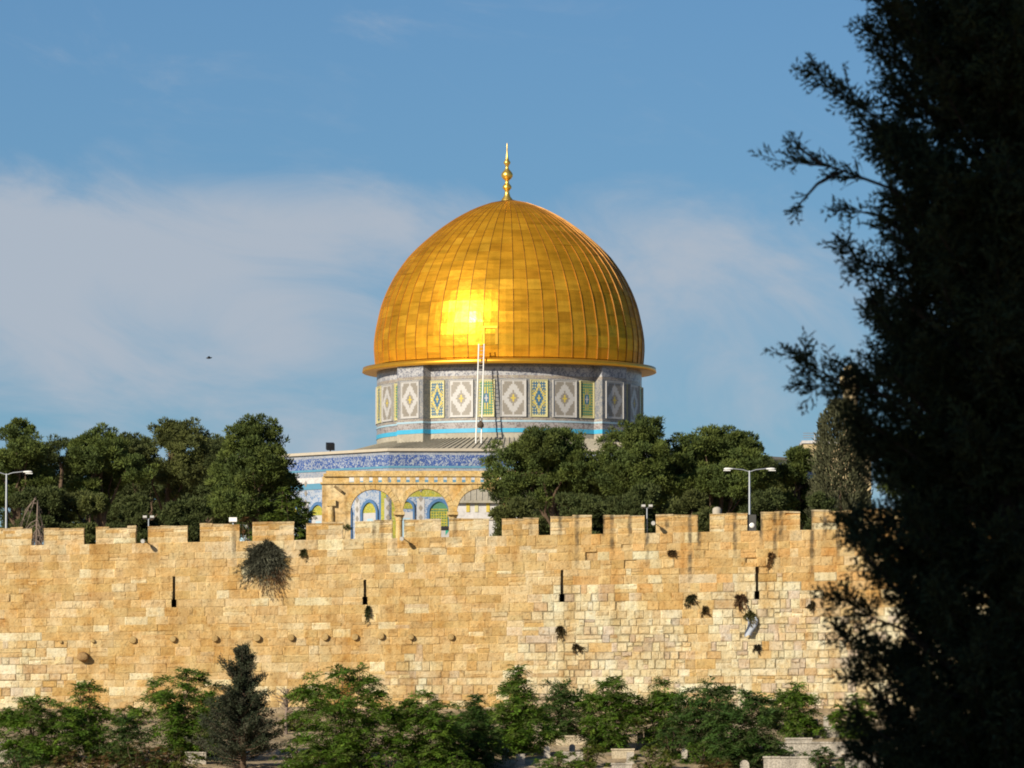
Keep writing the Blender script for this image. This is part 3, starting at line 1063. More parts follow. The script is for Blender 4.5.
def arch_bay(ang, s_along, kind, wk=1.0):
    """one tiled bay of the octagon: panel, blue arch band and a window with gold lattice"""
    dn = Vector((math.sin(ang + ROT), -math.cos(ang + ROT), 0))
    tn = Vector((math.cos(ang + ROT), math.sin(ang + ROT), 0))
    base = Vector((CX, CY, 0)) + dn * AP + tn * s_along
    z0 = Z_PLAT + 5.3
    P = lambda u, v, d: Vector((base.x, base.y, z0 + v)) + tn * u + dn * d
    H = zrow(498.5, YO) - z0
    bm_ = MB()
    # ring
    o_, i_ = arch_points(1.85 * wk, H), arch_points(1.45 * wk, H - 0.24)
    rows = [[P(u, v, 0.02) for u, v in o_], [P(u, v, 0.18) for u, v in o_], [P(u, v, 0.18) for u, v in i_], [P(u, v, 0.02) for u, v in i_]]
    bm_.grid(rows, False, 0, False)
    for k in range(1):        # white tile pilaster with lozenges beside the arch
        for j in range(7):
            c_ = P(-1.40, 0.45 + j * 0.72, 0.05)
            bm_.face([c_ - tn * .17, c_ + Vector((0, 0, -.26)), c_ + tn * .17, c_ + Vector((0, 0, .26))], 2)
    bm_.face([P(-1.68, 0, .03), P(-1.12, 0, .03), P(-1.12, H, .03), P(-1.68, H, .03)], 1)
    o = bm_.build('arched_window', [M['azure'], M['t_white'], M['t_brown']], oct_o)
    lt = MB()
    ip = arch_points(1.46 * wk, H - 0.24)
    zs_ = H - 0.24 - 0.73 * 1.12
    if kind == 'lattice':
        lt.face([P(u, v, .04) for u, v in ip][::-1], 0)
        for u in np.linspace(-.6, .6, 7):
            lt.obox(P(u, (zs_ + .1) / 2, .07), tn * .045, dn * .02, (0, 0, (zs_ + .1) / 2), 1)
        for v in np.arange(0.1, H - .8, .2):
            lt.obox(P(0, v, .065), tn * .66, dn * .02, (0, 0, .045), 1)
        lt.build('lattice', [M['t_green'], M['yellow_tile']], o)
    else:
        lt.face([P(u, v, .04) for u, v in ip if v >= zs_ - .01][::-1], 0)
        lt.face([P(-.73, 0, .04), P(.73, 0, .04), P(.73, zs_, .04), P(-.73, zs_, .04)], 1)
        lt.face([P(-.3, 0, .05), P(.3, 0, .05), P(.3, zs_ - .45, .05), P(-.3, zs_ - .45, .05)], 2)
        lt.build('tympanum', [M['yellow_tile'], M['t_white'], M['pale_blue']], o)


for face in (-1, 0, 1):
    for k in range(7):
        u = -8.4 + 2.8 * k
        if face == 0:
            u = (-8.6, -6.1, None, None, None, 5.75, 8.15)[k]
            if u is None:
                continue
            arch_bay(0, u, 'blind' if k in (0, 6) else 'lattice', .68 if k in (0, 6) else 1.0)
        else:
            arch_bay(R(45 * face), u + (-0.40 if face == -1 else 0), 'blind' if face == -1 else 'lattice')
# coloured corner strips
for k in range(8):
    cs = MB()
    a = cor[k]
    for sgn in (-1, 1):
        fa = R(45 * (k if sgn > 0 else k - 1))
        tn = Vector((math.cos(fa + ROT), math.sin(fa + ROT), 0)) * sgn
        dn = Vector((math.sin(fa + ROT), -math.cos(fa + ROT), 0))
        c_ = polar(RO, a, 0)
        z0, z1 = Z_PLAT + 5.25, zo[8]
        for (u0, u1, mi) in ((0.0, .22, 1), (.22, .80, 0), (.80, 1.0, 1)):
            q0, q1 = c_ + tn * u0 + dn * .03, c_ + tn * u1 + dn * .03
            pts = [(q0.x, q0.y, z0), (q1.x, q1.y, z0), (q1.x, q1.y, z1), (q0.x, q0.y, z1)]
            cs.face(pts if sgn > 0 else pts[::-1], mi)
    cs.build('corner_strip', [M['yellow_tile'], M['azure']], oct_o)

# --- east porch
po = MB()
px0, px1 = at(456, 500, YO - 3).x, at(566, 500, YO - 3).x
yp0, yp1 = YO - 3.4, YO + 0.1
zt = at(456, 501.5, yp0).z
po.box(px0, px1, yp0, yp1, Z_PLAT - .1, zt)
porch = po.build('porch', M['marble'], shrine)
pr2 = MB()
rows = []
for k in range(15):
    f_ = k / 14
    yy = yp0 - .35 + (yp1 - yp0 + .3) * f_
    zz = zt + 0.05 + (zrow(484, YO) - zt) * math.sin(f_ * math.pi / 2)
    rows.append([(px0 - .25 + (px1 - px0 + .5) * j / 20, yy, zz) for j in range(21)])
pr2.grid(rows, False, 0, True)
for j in range(21):
    x_ = px0 - .25 + (px1 - px0 + .5) * j / 20
    pr2.tube([(r_[j][0], r_[j][1], r_[j][2] + .02) for r_ in rows], .045, 4)
pr2.box(px0 - .3, px1 + .3, yp0 - .4, yp0 + .02, zt - .12, zt + .06)
pr2.build('porch_roof', M['lead'], porch)
for px in (468, 476.5, 488, 500):
    c_ = at(px, 505, yp0)
    s = MB()
    s.box(c_.x - .13, c_.x + .13, yp0 - .05, yp0 + .02, at(px, 512, yp0).z, at(px, 503, yp0).z)
    s.build('porch_panel', M['t_gold'] if px in (468, 488) else M['t_yellow'], porch)
s = MB()
s.box(px0 - .1, px1 + .1, yp0 - .12, yp0 + .03, at(470, 520, yp0).z, at(470, 518.4, yp0).z)
s.build('porch_ledge', M['cream'], porch)

# ------------------------------------------------------------------ things on the shrine's roof
YL = 547.1
sx0 = at(478.5, 445, YL)


def roof_z(y):
    return float(np.interp(y, [YO + .65, YF], [ZR0, ZR1])) + .06


lad = empty('ladder', (sx0.x, YL, roof_z(YL)), 'white metal ladder leaning from the shrine roof to the golden eave', 'ladder')
l0, l1 = Vector((sx0.x, YL, roof_z(YL))), Vector((at(481.5, 345, 548.45).x, 548.27, zrow(344, 548.27)))
for sgn in (-1, 1):
    s = MB()
    w_ = .21
    s.tube([l0 + Vector((sgn * w_, 0, 0)), l1 + Vector((sgn * w_, 0, 0))], .055, 6)
    s.build('rail', M['white_paint'], lad)
for k in range(26):
    p_ = l0.lerp(l1, (k + .7) / 26.5)
    s = MB()
    s.tube([p_ - Vector((.21, 0, 0)), p_ + Vector((.21, 0, 0))], .022, 5)
    s.build('rung', M['dull_white'], lad)
bag = MB()
bc = at(480, 425.5, 543.0)
bc = l0.lerp(l1, 0.19) + Vector((.12, -.16, 0))
bag.lathe((bc.x, bc.y, bc.z), [(.05, .30), (.09, .26), (.20, .14), (.27, -.05), (.24, -.22), (.10, -.28), (.01, -.29)], 14)
bag.tube([bc + Vector((-.1, 0, .3)), bc + Vector((-.05, .1, .62)), bc + Vector((.1, .1, .5)), bc + Vector((.08, 0, .3))], .03, 5)
tag(bag.build('work_bag', plain('dark_canvas', (0.08, 0.055, 0.035), 0.9, 0, 0.3, 4.0), None, tuple(bc)), 'small dark work bag hanging low on the white ladder', 'bag')

fl = at(329, 448, YO + 7)
fz = fl.z
fr_ = empty('floodlight', (fl.x, fl.y, fz - .9), 'black floodlight on the roof edge left of the drum', 'floodlight')
s = MB(); s.box(fl.x - .42, fl.x + .3, fl.y - .3, fl.y + .3, fz - .9, fz - .35); s.build('base', M['cream'], fr_)
s = MB(); s.tube([(fl.x + .1, fl.y, fz - .35), (fl.x + .1, fl.y, fz - .05)], .05, 6); s.build('bracket', M['black_metal'], fr_)
s = MB(); s.obox((fl.x + .1, fl.y, fz + .12), (.3, .06, 0), (-.05, .2, .06), (0, -.06, .26)); s.build('lamp_head', M['black_metal'], fr_)

# ------------------------------------------------------------------ stone arcade
YA = 512.0
DA = 1.1
a_root = empty('stone_arcade', at(440, 600, YA), 'weathered golden stone arcade of round arches before the shrine', 'arcade')
M['arcade'] = rough_stone('arcade_limestone', (0.50, 0.29, 0.085), (0.70, 0.55, 0.31), 0.55, 0.55, 0.6, 0.35)
M['arcade_trim'] = rough_stone('arcade_cornice_stone', (0.54, 0.345, 0.115), (0.64, 0.49, 0.25), 0.62, 1.4, 0.5, 0.25)
AZ = lambda py: at(440, py, YA).z
AX = lambda px: at(px, 500, YA).x
arches = [(350.5, 395.0), (403.0, 448.5), (457.0, 503.5), (512.0, 558.0), (566.5, 612.0)]
ar = MB()
z_top, z_spring = AZ(484.0), AZ(511.5)
xa_l, xa_r = AX(322), AX(640)


def slab(xa, xb, z0a, z0b, z1):
    """front, back and soffit of one strip of the arcade wall"""
    ar.face([(xa, YA, z0a), (xb, YA, z0b), (xb, YA, z1), (xa, YA, z1)])
    ar.face([(xb, YA + DA, z0b), (xa, YA + DA, z0a), (xa, YA + DA, z1), (xb, YA + DA, z1)])
    ar.face([(xa, YA + DA, z0a), (xb, YA + DA, z0b), (xb, YA, z0b), (xa, YA, z0a)])


x = xa_l
for pa_, pb_ in arches:
    x0, x1 = AX(pa_), AX(pb_)
    slab(x, x0, z_spring, z_spring, z_top)
    cx, rr = (x0 + x1) / 2, (x1 - x0) / 2
    prev = None
    for k in range(25):
        a = math.pi - math.pi * k / 24
        q = (cx + rr * math.cos(a), z_spring + rr * 1.0 * math.sin(a))
        if prev:
            slab(prev[0], q[0], prev[1], q[1], z_top)
        prev = q
    x = x1
slab(x, xa_r, z_spring, z_spring, z_top)
# two end piers down to the platform
for q0, q1 in ((xa_l, AX(350.5)), (AX(612), xa_r)):
    ar.box(q0, q1, YA, YA + DA, Z_PLAT - .2, z_spring)
ar.face([(xa_l, YA + DA, z_spring), (xa_l, YA, z_spring), (xa_l, YA, z_top), (xa_l, YA + DA, z_top)])
ar_o = ar.build('arcade_wall', M['arcade'], a_root)
for pa_, pb_ in arches:       # voussoir ring on each arch
    v = MB()
    x0, x1 = AX(pa_), AX(pb_)
    cx, rr = (x0 + x1) / 2, (x1 - x0) / 2
    nv = 15
    for k in range(nv):
        a0, a1 = math.pi * (k + .04) / nv, math.pi * (k + .96) / nv
        ro = rr + .42 + random.uniform(-.03, .05)
        pts = [(cx + r_ * math.cos(a), z_spring + r_ * math.sin(a)) for r_, a in ((rr + .004, a0), (ro, a0), (ro, a1), (rr + .004, a1))]
        d_ = random.uniform(.02, .06)
        F0 = [(p_[0], YA - d_, p_[1]) for p_ in pts]
        B0 = [(p_[0], YA + .02, p_[1]) for p_ in pts]
        v.face(F0[::-1])
        for i in range(4):
            v.face([F0[i], F0[(i + 1) % 4], B0[(i + 1) % 4], B0[i]])
    v.build('voussoir_ring', M['arcade_trim'], ar_o)
co = MB()
co.box(xa_l - .12, xa_r + .12, YA - .16, YA + DA + .16, AZ(484.0) + .003, AZ(482.3))
co.box(xa_l + .02, AX(349), YA - .02, YA + .44, AZ(482.3) + .003, AZ(476.6))
co.box(xa_l + .1, xa_r, YA - .22, YA + DA + .1, AZ(476.6) + .003, AZ(473.6))
co.box(xa_l + .3, xa_r, YA - .08, YA + DA, AZ(473.6) + .003, AZ(470.8))
x = AX(354)
while x < xa_r - .4:
    co.box(x, x + .42, YA - .1, YA + .44, AZ(482.3) + .003, AZ(476.6) - .001)
    x += .68
cor_o = co.build('cornice', M['arcade_trim'], a_root)
for pc in (399.0, 452.7, 507.7, 562.2):
    cl_ = MB()
    cx = AX(pc)
    cl_.lathe((cx, YA + DA / 2, 0), [(.36, Z_PLAT - .1), (.36, Z_PLAT + .12), (.29, Z_PLAT + .3), (.27, Z_PLAT + 2.0), (.24, AZ(520.5))], 20)
    c_o = cl_.build('column', M['arcade_trim'], a_root)
    cp = MB()
    cp.lathe((cx, YA + DA / 2, 0), [(.24, AZ(520.5)), (.29, AZ(520)), (.26, AZ(519.4)), (.30, AZ(517)), (.40, AZ(514.8)), (.36, AZ(514.6))], 14)
    cp.obox((cx, YA + DA / 2, (AZ(514.7) + z_spring) / 2), (.40, 0, 0), (0, .58, 0), (0, 0, (z_spring - AZ(514.7)) / 2 - .002))
    cp.build('capital', M['arcade_trim'], c_o)
s = MB()      # engaged half column and broken bracket on the left end pier
ex = AX(331)
s.tube([(ex, YA - .05, Z_PLAT), (ex, YA - .05, AZ(512)), (ex, YA - .05, AZ(500))], [.26, .22, .14], 10)
s.box(ex - .3, ex + .35, YA - .28, YA + .03, AZ(506), AZ(500))
s.build('engaged_column', M['arcade_trim'], a_root)
s = MB()
bx = at(338, 489, YA)
s.obox((bx.x, YA - .15, bx.z), (.26, 0, -.2), (0, .2, 0), (.06, 0, .08))
s.build('bracket_stone', rough_stone('dark_bracket_stone', (0.2, 0.13, 0.06), (0.28, 0.2, 0.1), .6, 3, .4), a_root)

# ------------------------------------------------------------------ trees: builders
def limb(mb, p0, p1, r0, r1, wob=0.12, n=5):
    p0, p1 = Vector(p0), Vector(p1)
    L = (p1 - p0).length
    pts = []
    for k in range(n + 1):
        f_ = k / n
        q = p0.lerp(p1, f_)
        if 0 < k < n:
            q += Vector((random.uniform(-1, 1), random.uniform(-1, 1), random.uniform(-.4, .4))) * wob * L * .35
        q.z += 0.1 * L * math.sin(f_ * math.pi) * wob
        pts.append(q)
    mb.tube(pts, [r0 + (r1 - r0) * k / n for k in range(n + 1)], 7)


def pine(label, px, top, half, low, Y, cols, n_lobe=9, dens=1.0, z_base=Z_ESP, shape='round', seed=0, group='pines behind the city wall', cat='tree'):
    """umbrella or round-headed pine: crown of needle clumps on forked limbs"""
    global rng
    rng = np.random.default_rng(1000 + seed)
    random.seed(2000 + seed)
    c = at(px, (top + low) / 2, Y)
    W_ = half * 1.16 * Y / F
    zt_, zl = at(px, top, Y).z, at(px, low + 8, Y).z
    hh = (zt_ - zl) / 2
    base = Vector((c.x + random.uniform(-.4, .4), Y + random.uniform(-.4, .4), z_base - .1))
    root = empty('pine_tree', base, label, cat, group)
    # lobes of the crown
    lobes = []
    tries = 0
    while len(lobes) < n_lobe and tries < 4000:
        tries += 1
        u, v, w = random.uniform(-1, 1), random.uniform(-1, 1), random.uniform(-1, 1)
        if shape == 'umbrella':
            lim = math.sqrt(max(0, 1 - max(0, w) ** 2)) if w > -.5 else .8
        elif shape == 'cone':
            lim = .25 + .75 * (1 - (w + 1) / 2)
        else:
            lim = math.sqrt(max(0, 1 - w * w)) * .95 + .05
        rl = random.uniform(.34, .50)
        if math.hypot(u, v) > lim * (1 - rl * .6):
            continue
        p_ = Vector((u * W_, v * W_ * .9, w * hh * (1 - rl * .45)))
        if any((p_ - q).length < .34 * min(W_, hh * 1.2) for q, _ in lobes):
            continue
        lobes.append((p_, rl * min(W_, hh * 1.25)))
    lobes.append((Vector((0, 0, hh * .62)), .38 * min(W_, hh * 1.25)))
    tr = MB()
    fork = Vector((base.x, base.y, max(zl + hh * .25, z_base + 1.2)))
    limb(tr, base, fork, .26, .18, .06)
    limb(tr, fork, (c.x, Y, c.z + hh * .5), .18, .05, .1)
    tr.build('trunk', M['bark'], root)
    lm = MB()
    for p_, r_ in lobes:
        st = base.lerp(fork, random.uniform(.75, 1.0)) if random.random() < .5 else Vector((c.x, Y, c.z)) * 1.0
        limb(lm, st, Vector((c.x, Y, c.z)) + p_ * .8, .10, .03, .2)
    lm.build('limbs', M['bark'], root)
    Q, K = [], []
    for p_, r_ in lobes:
        ncl = int(34 * dens)
        d = rand_dirs(ncl)
        d[:, 2] = d[:, 2] * .8 + .12
        cp = np.array(Vector((c.x, Y, c.z)) + p_) + d * r_ * rng.uniform(.55, 1.0, (ncl, 1)) * np.array((1, 1, .82))
        tone0 = rng.uniform(.8, 1.15)
        for q in range(ncl):
            m_ = int(rng.integers(95, 165))
            rc = rng.uniform(.22, .42) * (r_ / 1.4) ** .5
            dd = rand_dirs(m_)
            pp = cp[q] + dd * rc * rng.uniform(.35, 1.0, (m_, 1)) * np.array((1.1, 1.1, .7))
            dr = unit(dd * .8 + np.array((0, 0, .55)) + rng.normal(0, .35, (m_, 3)))
            Q.append(leaf_quads(pp, dr, rng.uniform(.13, .27, m_), rng.uniform(.045, .085, m_)))
            base_c = np.array(cols[int(rng.integers(len(cols)))]) * tone0
            K.append(base_c * rng.uniform(.75, 1.25, (m_, 1)))
    quads_mesh('crown', np.concatenate(Q), np.concatenate(K), M['needles'], root)
    return root


PINE = [(0.086, 0.114, 0.025), (0.070, 0.098, 0.025), (0.100, 0.126, 0.027)]
OLIVE = [(0.096, 0.108, 0.030), (0.084, 0.098, 0.030)]
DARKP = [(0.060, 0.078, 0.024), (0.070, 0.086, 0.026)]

pine('dark pine at the left end behind the wall, beside a street lamp', 18, 417, 42, 520, 425, PINE, 10, 1.0, seed=1)
pine('round headed pine with a bare trunk, second of the left grove', 100, 428, 44, 512, 428, PINE, 10, 1.0, seed=2)
pine('thin loose pine between two fuller ones in the left grove', 172, 425, 40, 505, 432, OLIVE, 9, .8, seed=3)
pine('tallest bright pine of the left grove, nearest the shrine', 255, 416, 50, 520, 424, PINE, 13, 1.1, shape='cone', seed=4)
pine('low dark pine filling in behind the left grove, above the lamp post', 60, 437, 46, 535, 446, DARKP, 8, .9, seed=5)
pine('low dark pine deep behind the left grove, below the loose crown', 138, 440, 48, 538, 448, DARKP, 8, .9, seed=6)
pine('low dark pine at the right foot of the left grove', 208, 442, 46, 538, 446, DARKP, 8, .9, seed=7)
pine('broad umbrella pine hiding the arcade, first right of the arches', 547, 427, 54, 512, 432, PINE, 14, 1.1, shape='round', seed=8)
pine('tall round pine against the drum of the shrine', 640, 429, 52, 520, 430, PINE, 13, 1.1, seed=9)
pine('wide pine behind the double street lamp', 724, 429, 52, 525, 432, PINE, 13, 1.1, seed=10)
pine('small pine in the gap left of the slender cypress', 800, 443, 26, 530, 436, PINE, 8, 1.0, seed=11)
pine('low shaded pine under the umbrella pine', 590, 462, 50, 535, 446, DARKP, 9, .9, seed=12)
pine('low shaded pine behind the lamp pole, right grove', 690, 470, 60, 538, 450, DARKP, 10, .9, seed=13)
pine('low shaded pine at the right end, behind the last battlements', 785, 478, 40, 538, 450, OLIVE, 8, .9, seed=14)
pine('pine mostly hidden by the near cypress', 930, 440, 50, 525, 440, PINE, 9, .9, seed=15)
pine('pine beyond the near cypress at the right edge', 1010, 432, 50, 525, 440, PINE, 9, .9, seed=16)


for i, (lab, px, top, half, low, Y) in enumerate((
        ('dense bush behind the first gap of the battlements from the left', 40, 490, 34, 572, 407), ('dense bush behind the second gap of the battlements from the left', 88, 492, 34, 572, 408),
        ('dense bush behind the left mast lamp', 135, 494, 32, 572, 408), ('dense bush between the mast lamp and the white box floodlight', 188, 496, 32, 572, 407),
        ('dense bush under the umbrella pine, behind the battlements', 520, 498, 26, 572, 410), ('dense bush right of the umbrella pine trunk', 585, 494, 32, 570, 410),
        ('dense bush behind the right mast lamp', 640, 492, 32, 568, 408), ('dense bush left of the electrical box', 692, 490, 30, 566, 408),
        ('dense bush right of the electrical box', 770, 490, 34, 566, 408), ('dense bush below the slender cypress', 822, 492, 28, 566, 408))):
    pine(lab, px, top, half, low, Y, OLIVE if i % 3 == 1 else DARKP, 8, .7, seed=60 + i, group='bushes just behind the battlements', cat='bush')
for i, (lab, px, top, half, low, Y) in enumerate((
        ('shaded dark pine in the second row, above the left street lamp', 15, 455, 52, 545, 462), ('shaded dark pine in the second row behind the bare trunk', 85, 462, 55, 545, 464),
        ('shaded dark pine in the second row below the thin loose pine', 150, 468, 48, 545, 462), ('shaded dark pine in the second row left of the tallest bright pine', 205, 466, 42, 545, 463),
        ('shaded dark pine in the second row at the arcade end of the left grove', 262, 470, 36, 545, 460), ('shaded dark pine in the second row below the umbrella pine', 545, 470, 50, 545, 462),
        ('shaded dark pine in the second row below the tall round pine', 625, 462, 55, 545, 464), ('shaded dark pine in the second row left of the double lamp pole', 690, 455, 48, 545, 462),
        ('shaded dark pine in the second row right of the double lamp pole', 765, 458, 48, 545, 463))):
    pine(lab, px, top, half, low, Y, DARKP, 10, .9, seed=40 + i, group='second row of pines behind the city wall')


def frond_tree(name, label, cat, group, px, top, half, low, Y, cols, n_fr=420, seed=0, depth=.8, shape='bush', leaf=(.23, .068), fr_len=(.5, .95), stems=6):
    """many-stemmed young tree with feathery fronds of paired leaflets"""
    global rng
    rng = np.random.default_rng(3000 + seed)
    random.seed(4000 + seed)
    if Y < 391:
        Y = stand(px, low)
    c = at(px, low, Y)
    W_ = half * Y / F
    zt_ = at(px, top, Y).z
    gz = ground_z(c.x, Y) if Y < 391 else Z_ESP
    z0 = min(gz, c.z) - .15 if Y < 391 else gz - .1
    H = zt_ - z0
    root = empty(name, (c.x, Y, z0), label, cat, group)
    st = MB()
    W_ *= 1.30
    nl = max(8, n_fr // 10)
    P0, D, Ls = [], [], []
    for k in range(nl):
        a = 2.4 * k + random.uniform(-.5, .5)
        u = math.sqrt((k + .5) / nl) * random.uniform(.8, 1.1)
        if shape == 'spire':
            u = ((k + .5) / nl) ** .9 * random.uniform(.85, 1.1)
            hz = H * (1 - .72 * u ** .9) * random.uniform(.86, 1.0)
        else:
            hz = H * (1 - .38 * u ** 2.0) * random.uniform(.70, 1.03)
        if k == 0:
            hz, u = H * .97, .06
        if k > 2 and random.random() < (.33 if shape != 'spire' else .2):
            hz *= random.uniform(.3, .75)
        rr = W_ * u * .85
        b0 = Vector((c.x + .2 * rr * math.cos(a), Y + .2 * rr * math.sin(a) * depth, z0))
        p1 = Vector((c.x + rr * math.cos(a), Y + rr * math.sin(a) * depth, z0 + max(hz - .25, .3)))
        if k < stems + 3:
            limb(st, b0, p1, .045, .012, .12)
        for q in range(22):
            f_ = 1.0 if q < 12 else random.uniform(.25, 1.0)
            pp = b0.lerp(p1, f_)
            aa = 2.4 * q + random.uniform(-.4, .4)
            out_ = a if u > .35 else aa
            el_ = random.uniform(.0, 1.1) if q < 12 else random.uniform(-.1, .6)
            v = Vector((math.cos(aa) * math.cos(el_) + .35 * u * math.cos(out_), math.sin(aa) * math.cos(el_) + .35 * u * math.sin(out_), math.sin(el_)))
            P0.append(pp); D.append(v)
    st.build('stems', M['bark'], root)
    P0, D = np.array(P0), np.array(D)
    n = len(P0)
    D = unit(D)
    L = rng.uniform(*fr_len, n)
    tone = rng.uniform(.75, 1.25, n)
    ci = rng.integers(0, len(cols), n)
    cc = np.array(cols)[ci] * tone[:, None]
    Q, K = [], []
    np_ = 8
    side = unit(np.cross(D, np.array((0, 0, 1.0)) + rng.normal(0, .3, (n, 3))))
    for k in range(np_):
        f_ = (k + .8) / np_
        pos = P0 + D * (L * f_)[:, None] + np.array((0, 0, -1.0)) * (L * .45 * f_ * f_)[:, None]
        dr = unit(D + np.array((0, 0, -.9)) * f_)
        for sg in (-1, 1):
            ld = unit(side * sg + dr * .55 + np.array((0, 0, -.15)) + rng.normal(0, .15, (n, 3)))
            nn = unit(np.cross(side, dr) + rng.normal(0, .35, (n, 3)))
            sz = (1.0 - .5 * abs(f_ - .45))
            Q.append(leaf_quads(pos, ld, leaf[0] * sz * rng.uniform(.8, 1.25, n), leaf[1] * sz * rng.uniform(.8, 1.2, n), nn))
            K.append(cc * rng.uniform(.85, 1.15, (n, 1)))
    # rachis
    tipp = P0 + D * L[:, None] + np.array((0, 0, -1.0)) * (L * .45)[:, None]
    Q.append(leaf_quads(P0, unit(tipp - P0), np.linalg.norm(tipp - P0, axis=1), .014))
    K.append(cc * np.array((1.1, .8, .7)))
    quads_mesh('foliage', np.concatenate(Q), np.concatenate(K), M['leaves'], root)
    return root


GREEN = [(0.088, 0.165, 0.016), (0.068, 0.132, 0.016), (0.110, 0.172, 0.020), (0.092, 0.125, 0.028), (0.078, 0.145, 0.016)]
BRIGHT = [(0.10, 0.17, 0.018), (0.085, 0.15, 0.02)]
DEEP = [(0.054, 0.108, 0.020), (0.046, 0.090, 0.020), (0.066, 0.112, 0.024), (0.070, 0.088, 0.030)]
YG = [(0.12, 0.14, 0.02), (0.085, 0.12, 0.02)]
YOUNG = 'young feathery trees below the city wall'
FT = [
    ('wide green feathery tree at the left edge below the wall', 38, 700, 42, 765, 372, GREEN, 520),
    ('small upright leafy tree rising behind the leftmost wide one', 88, 686, 18, 755, 380, GREEN, 220),
    ('dense green feathery tree just left of the dark conifer', 186, 673, 46, 758, 374, GREEN, 620),
    ('small deep green sapling between the two left trees', 124, 720, 18, 762, 366, DEEP, 180),
    ('biggest feathery tree, just right of the dark conifer', 345, 671, 56, 770, 370, GREEN, 900),
    ('low green tree right of the biggest feathery tree', 425, 695, 36, 772, 367, GREEN, 520),
    ('low deep green tree between a wide tree and a pointed one', 474, 698, 28, 768, 370, DEEP, 360),
    ('pointed tree with tiered fronds, tallest in the middle', 516, 668, 36, 755, 376, GREEN, 620),
    ('round tree just behind the two tier stone tomb', 561, 686, 24, 742, 382, DEEP, 300),
    ('upright green tree standing free above the white headstone', 611, 680, 26, 752, 374, GREEN, 440),
    ('slim feathery tree left in the right hand clump', 664, 683, 20, 748, 376, GREEN, 260),
    ('feathery tree in the middle of the right hand clump', 706, 683, 32, 756, 375, DEEP, 420),
    ('dense dark tree at the front of the right hand clump', 745, 694, 36, 768, 369, DEEP, 560),
    ('small round tree alone at the right of the clump', 796, 686, 21, 738, 381, GREEN, 300),
]
for i, (lab, px, top, half, low, Y, cols, n) in enumerate(FT):
    frond_tree('feathery_tree', lab, 'tree', YOUNG, px, top - 6, half, low, Y, cols, n, seed=i, shape='spire' if 'pointed' in lab else 'bush', stems=7 if n > 300 else 5)
frond_tree('round_bush', 'bright green round bush at the foot of the near cypress', 'bush', None, 853, 690, 24, 738, 381, BRIGHT, 420, seed=31, leaf=(.11, .06), fr_len=(.25, .5))
SH = 'low shrubs on the slope below the wall'
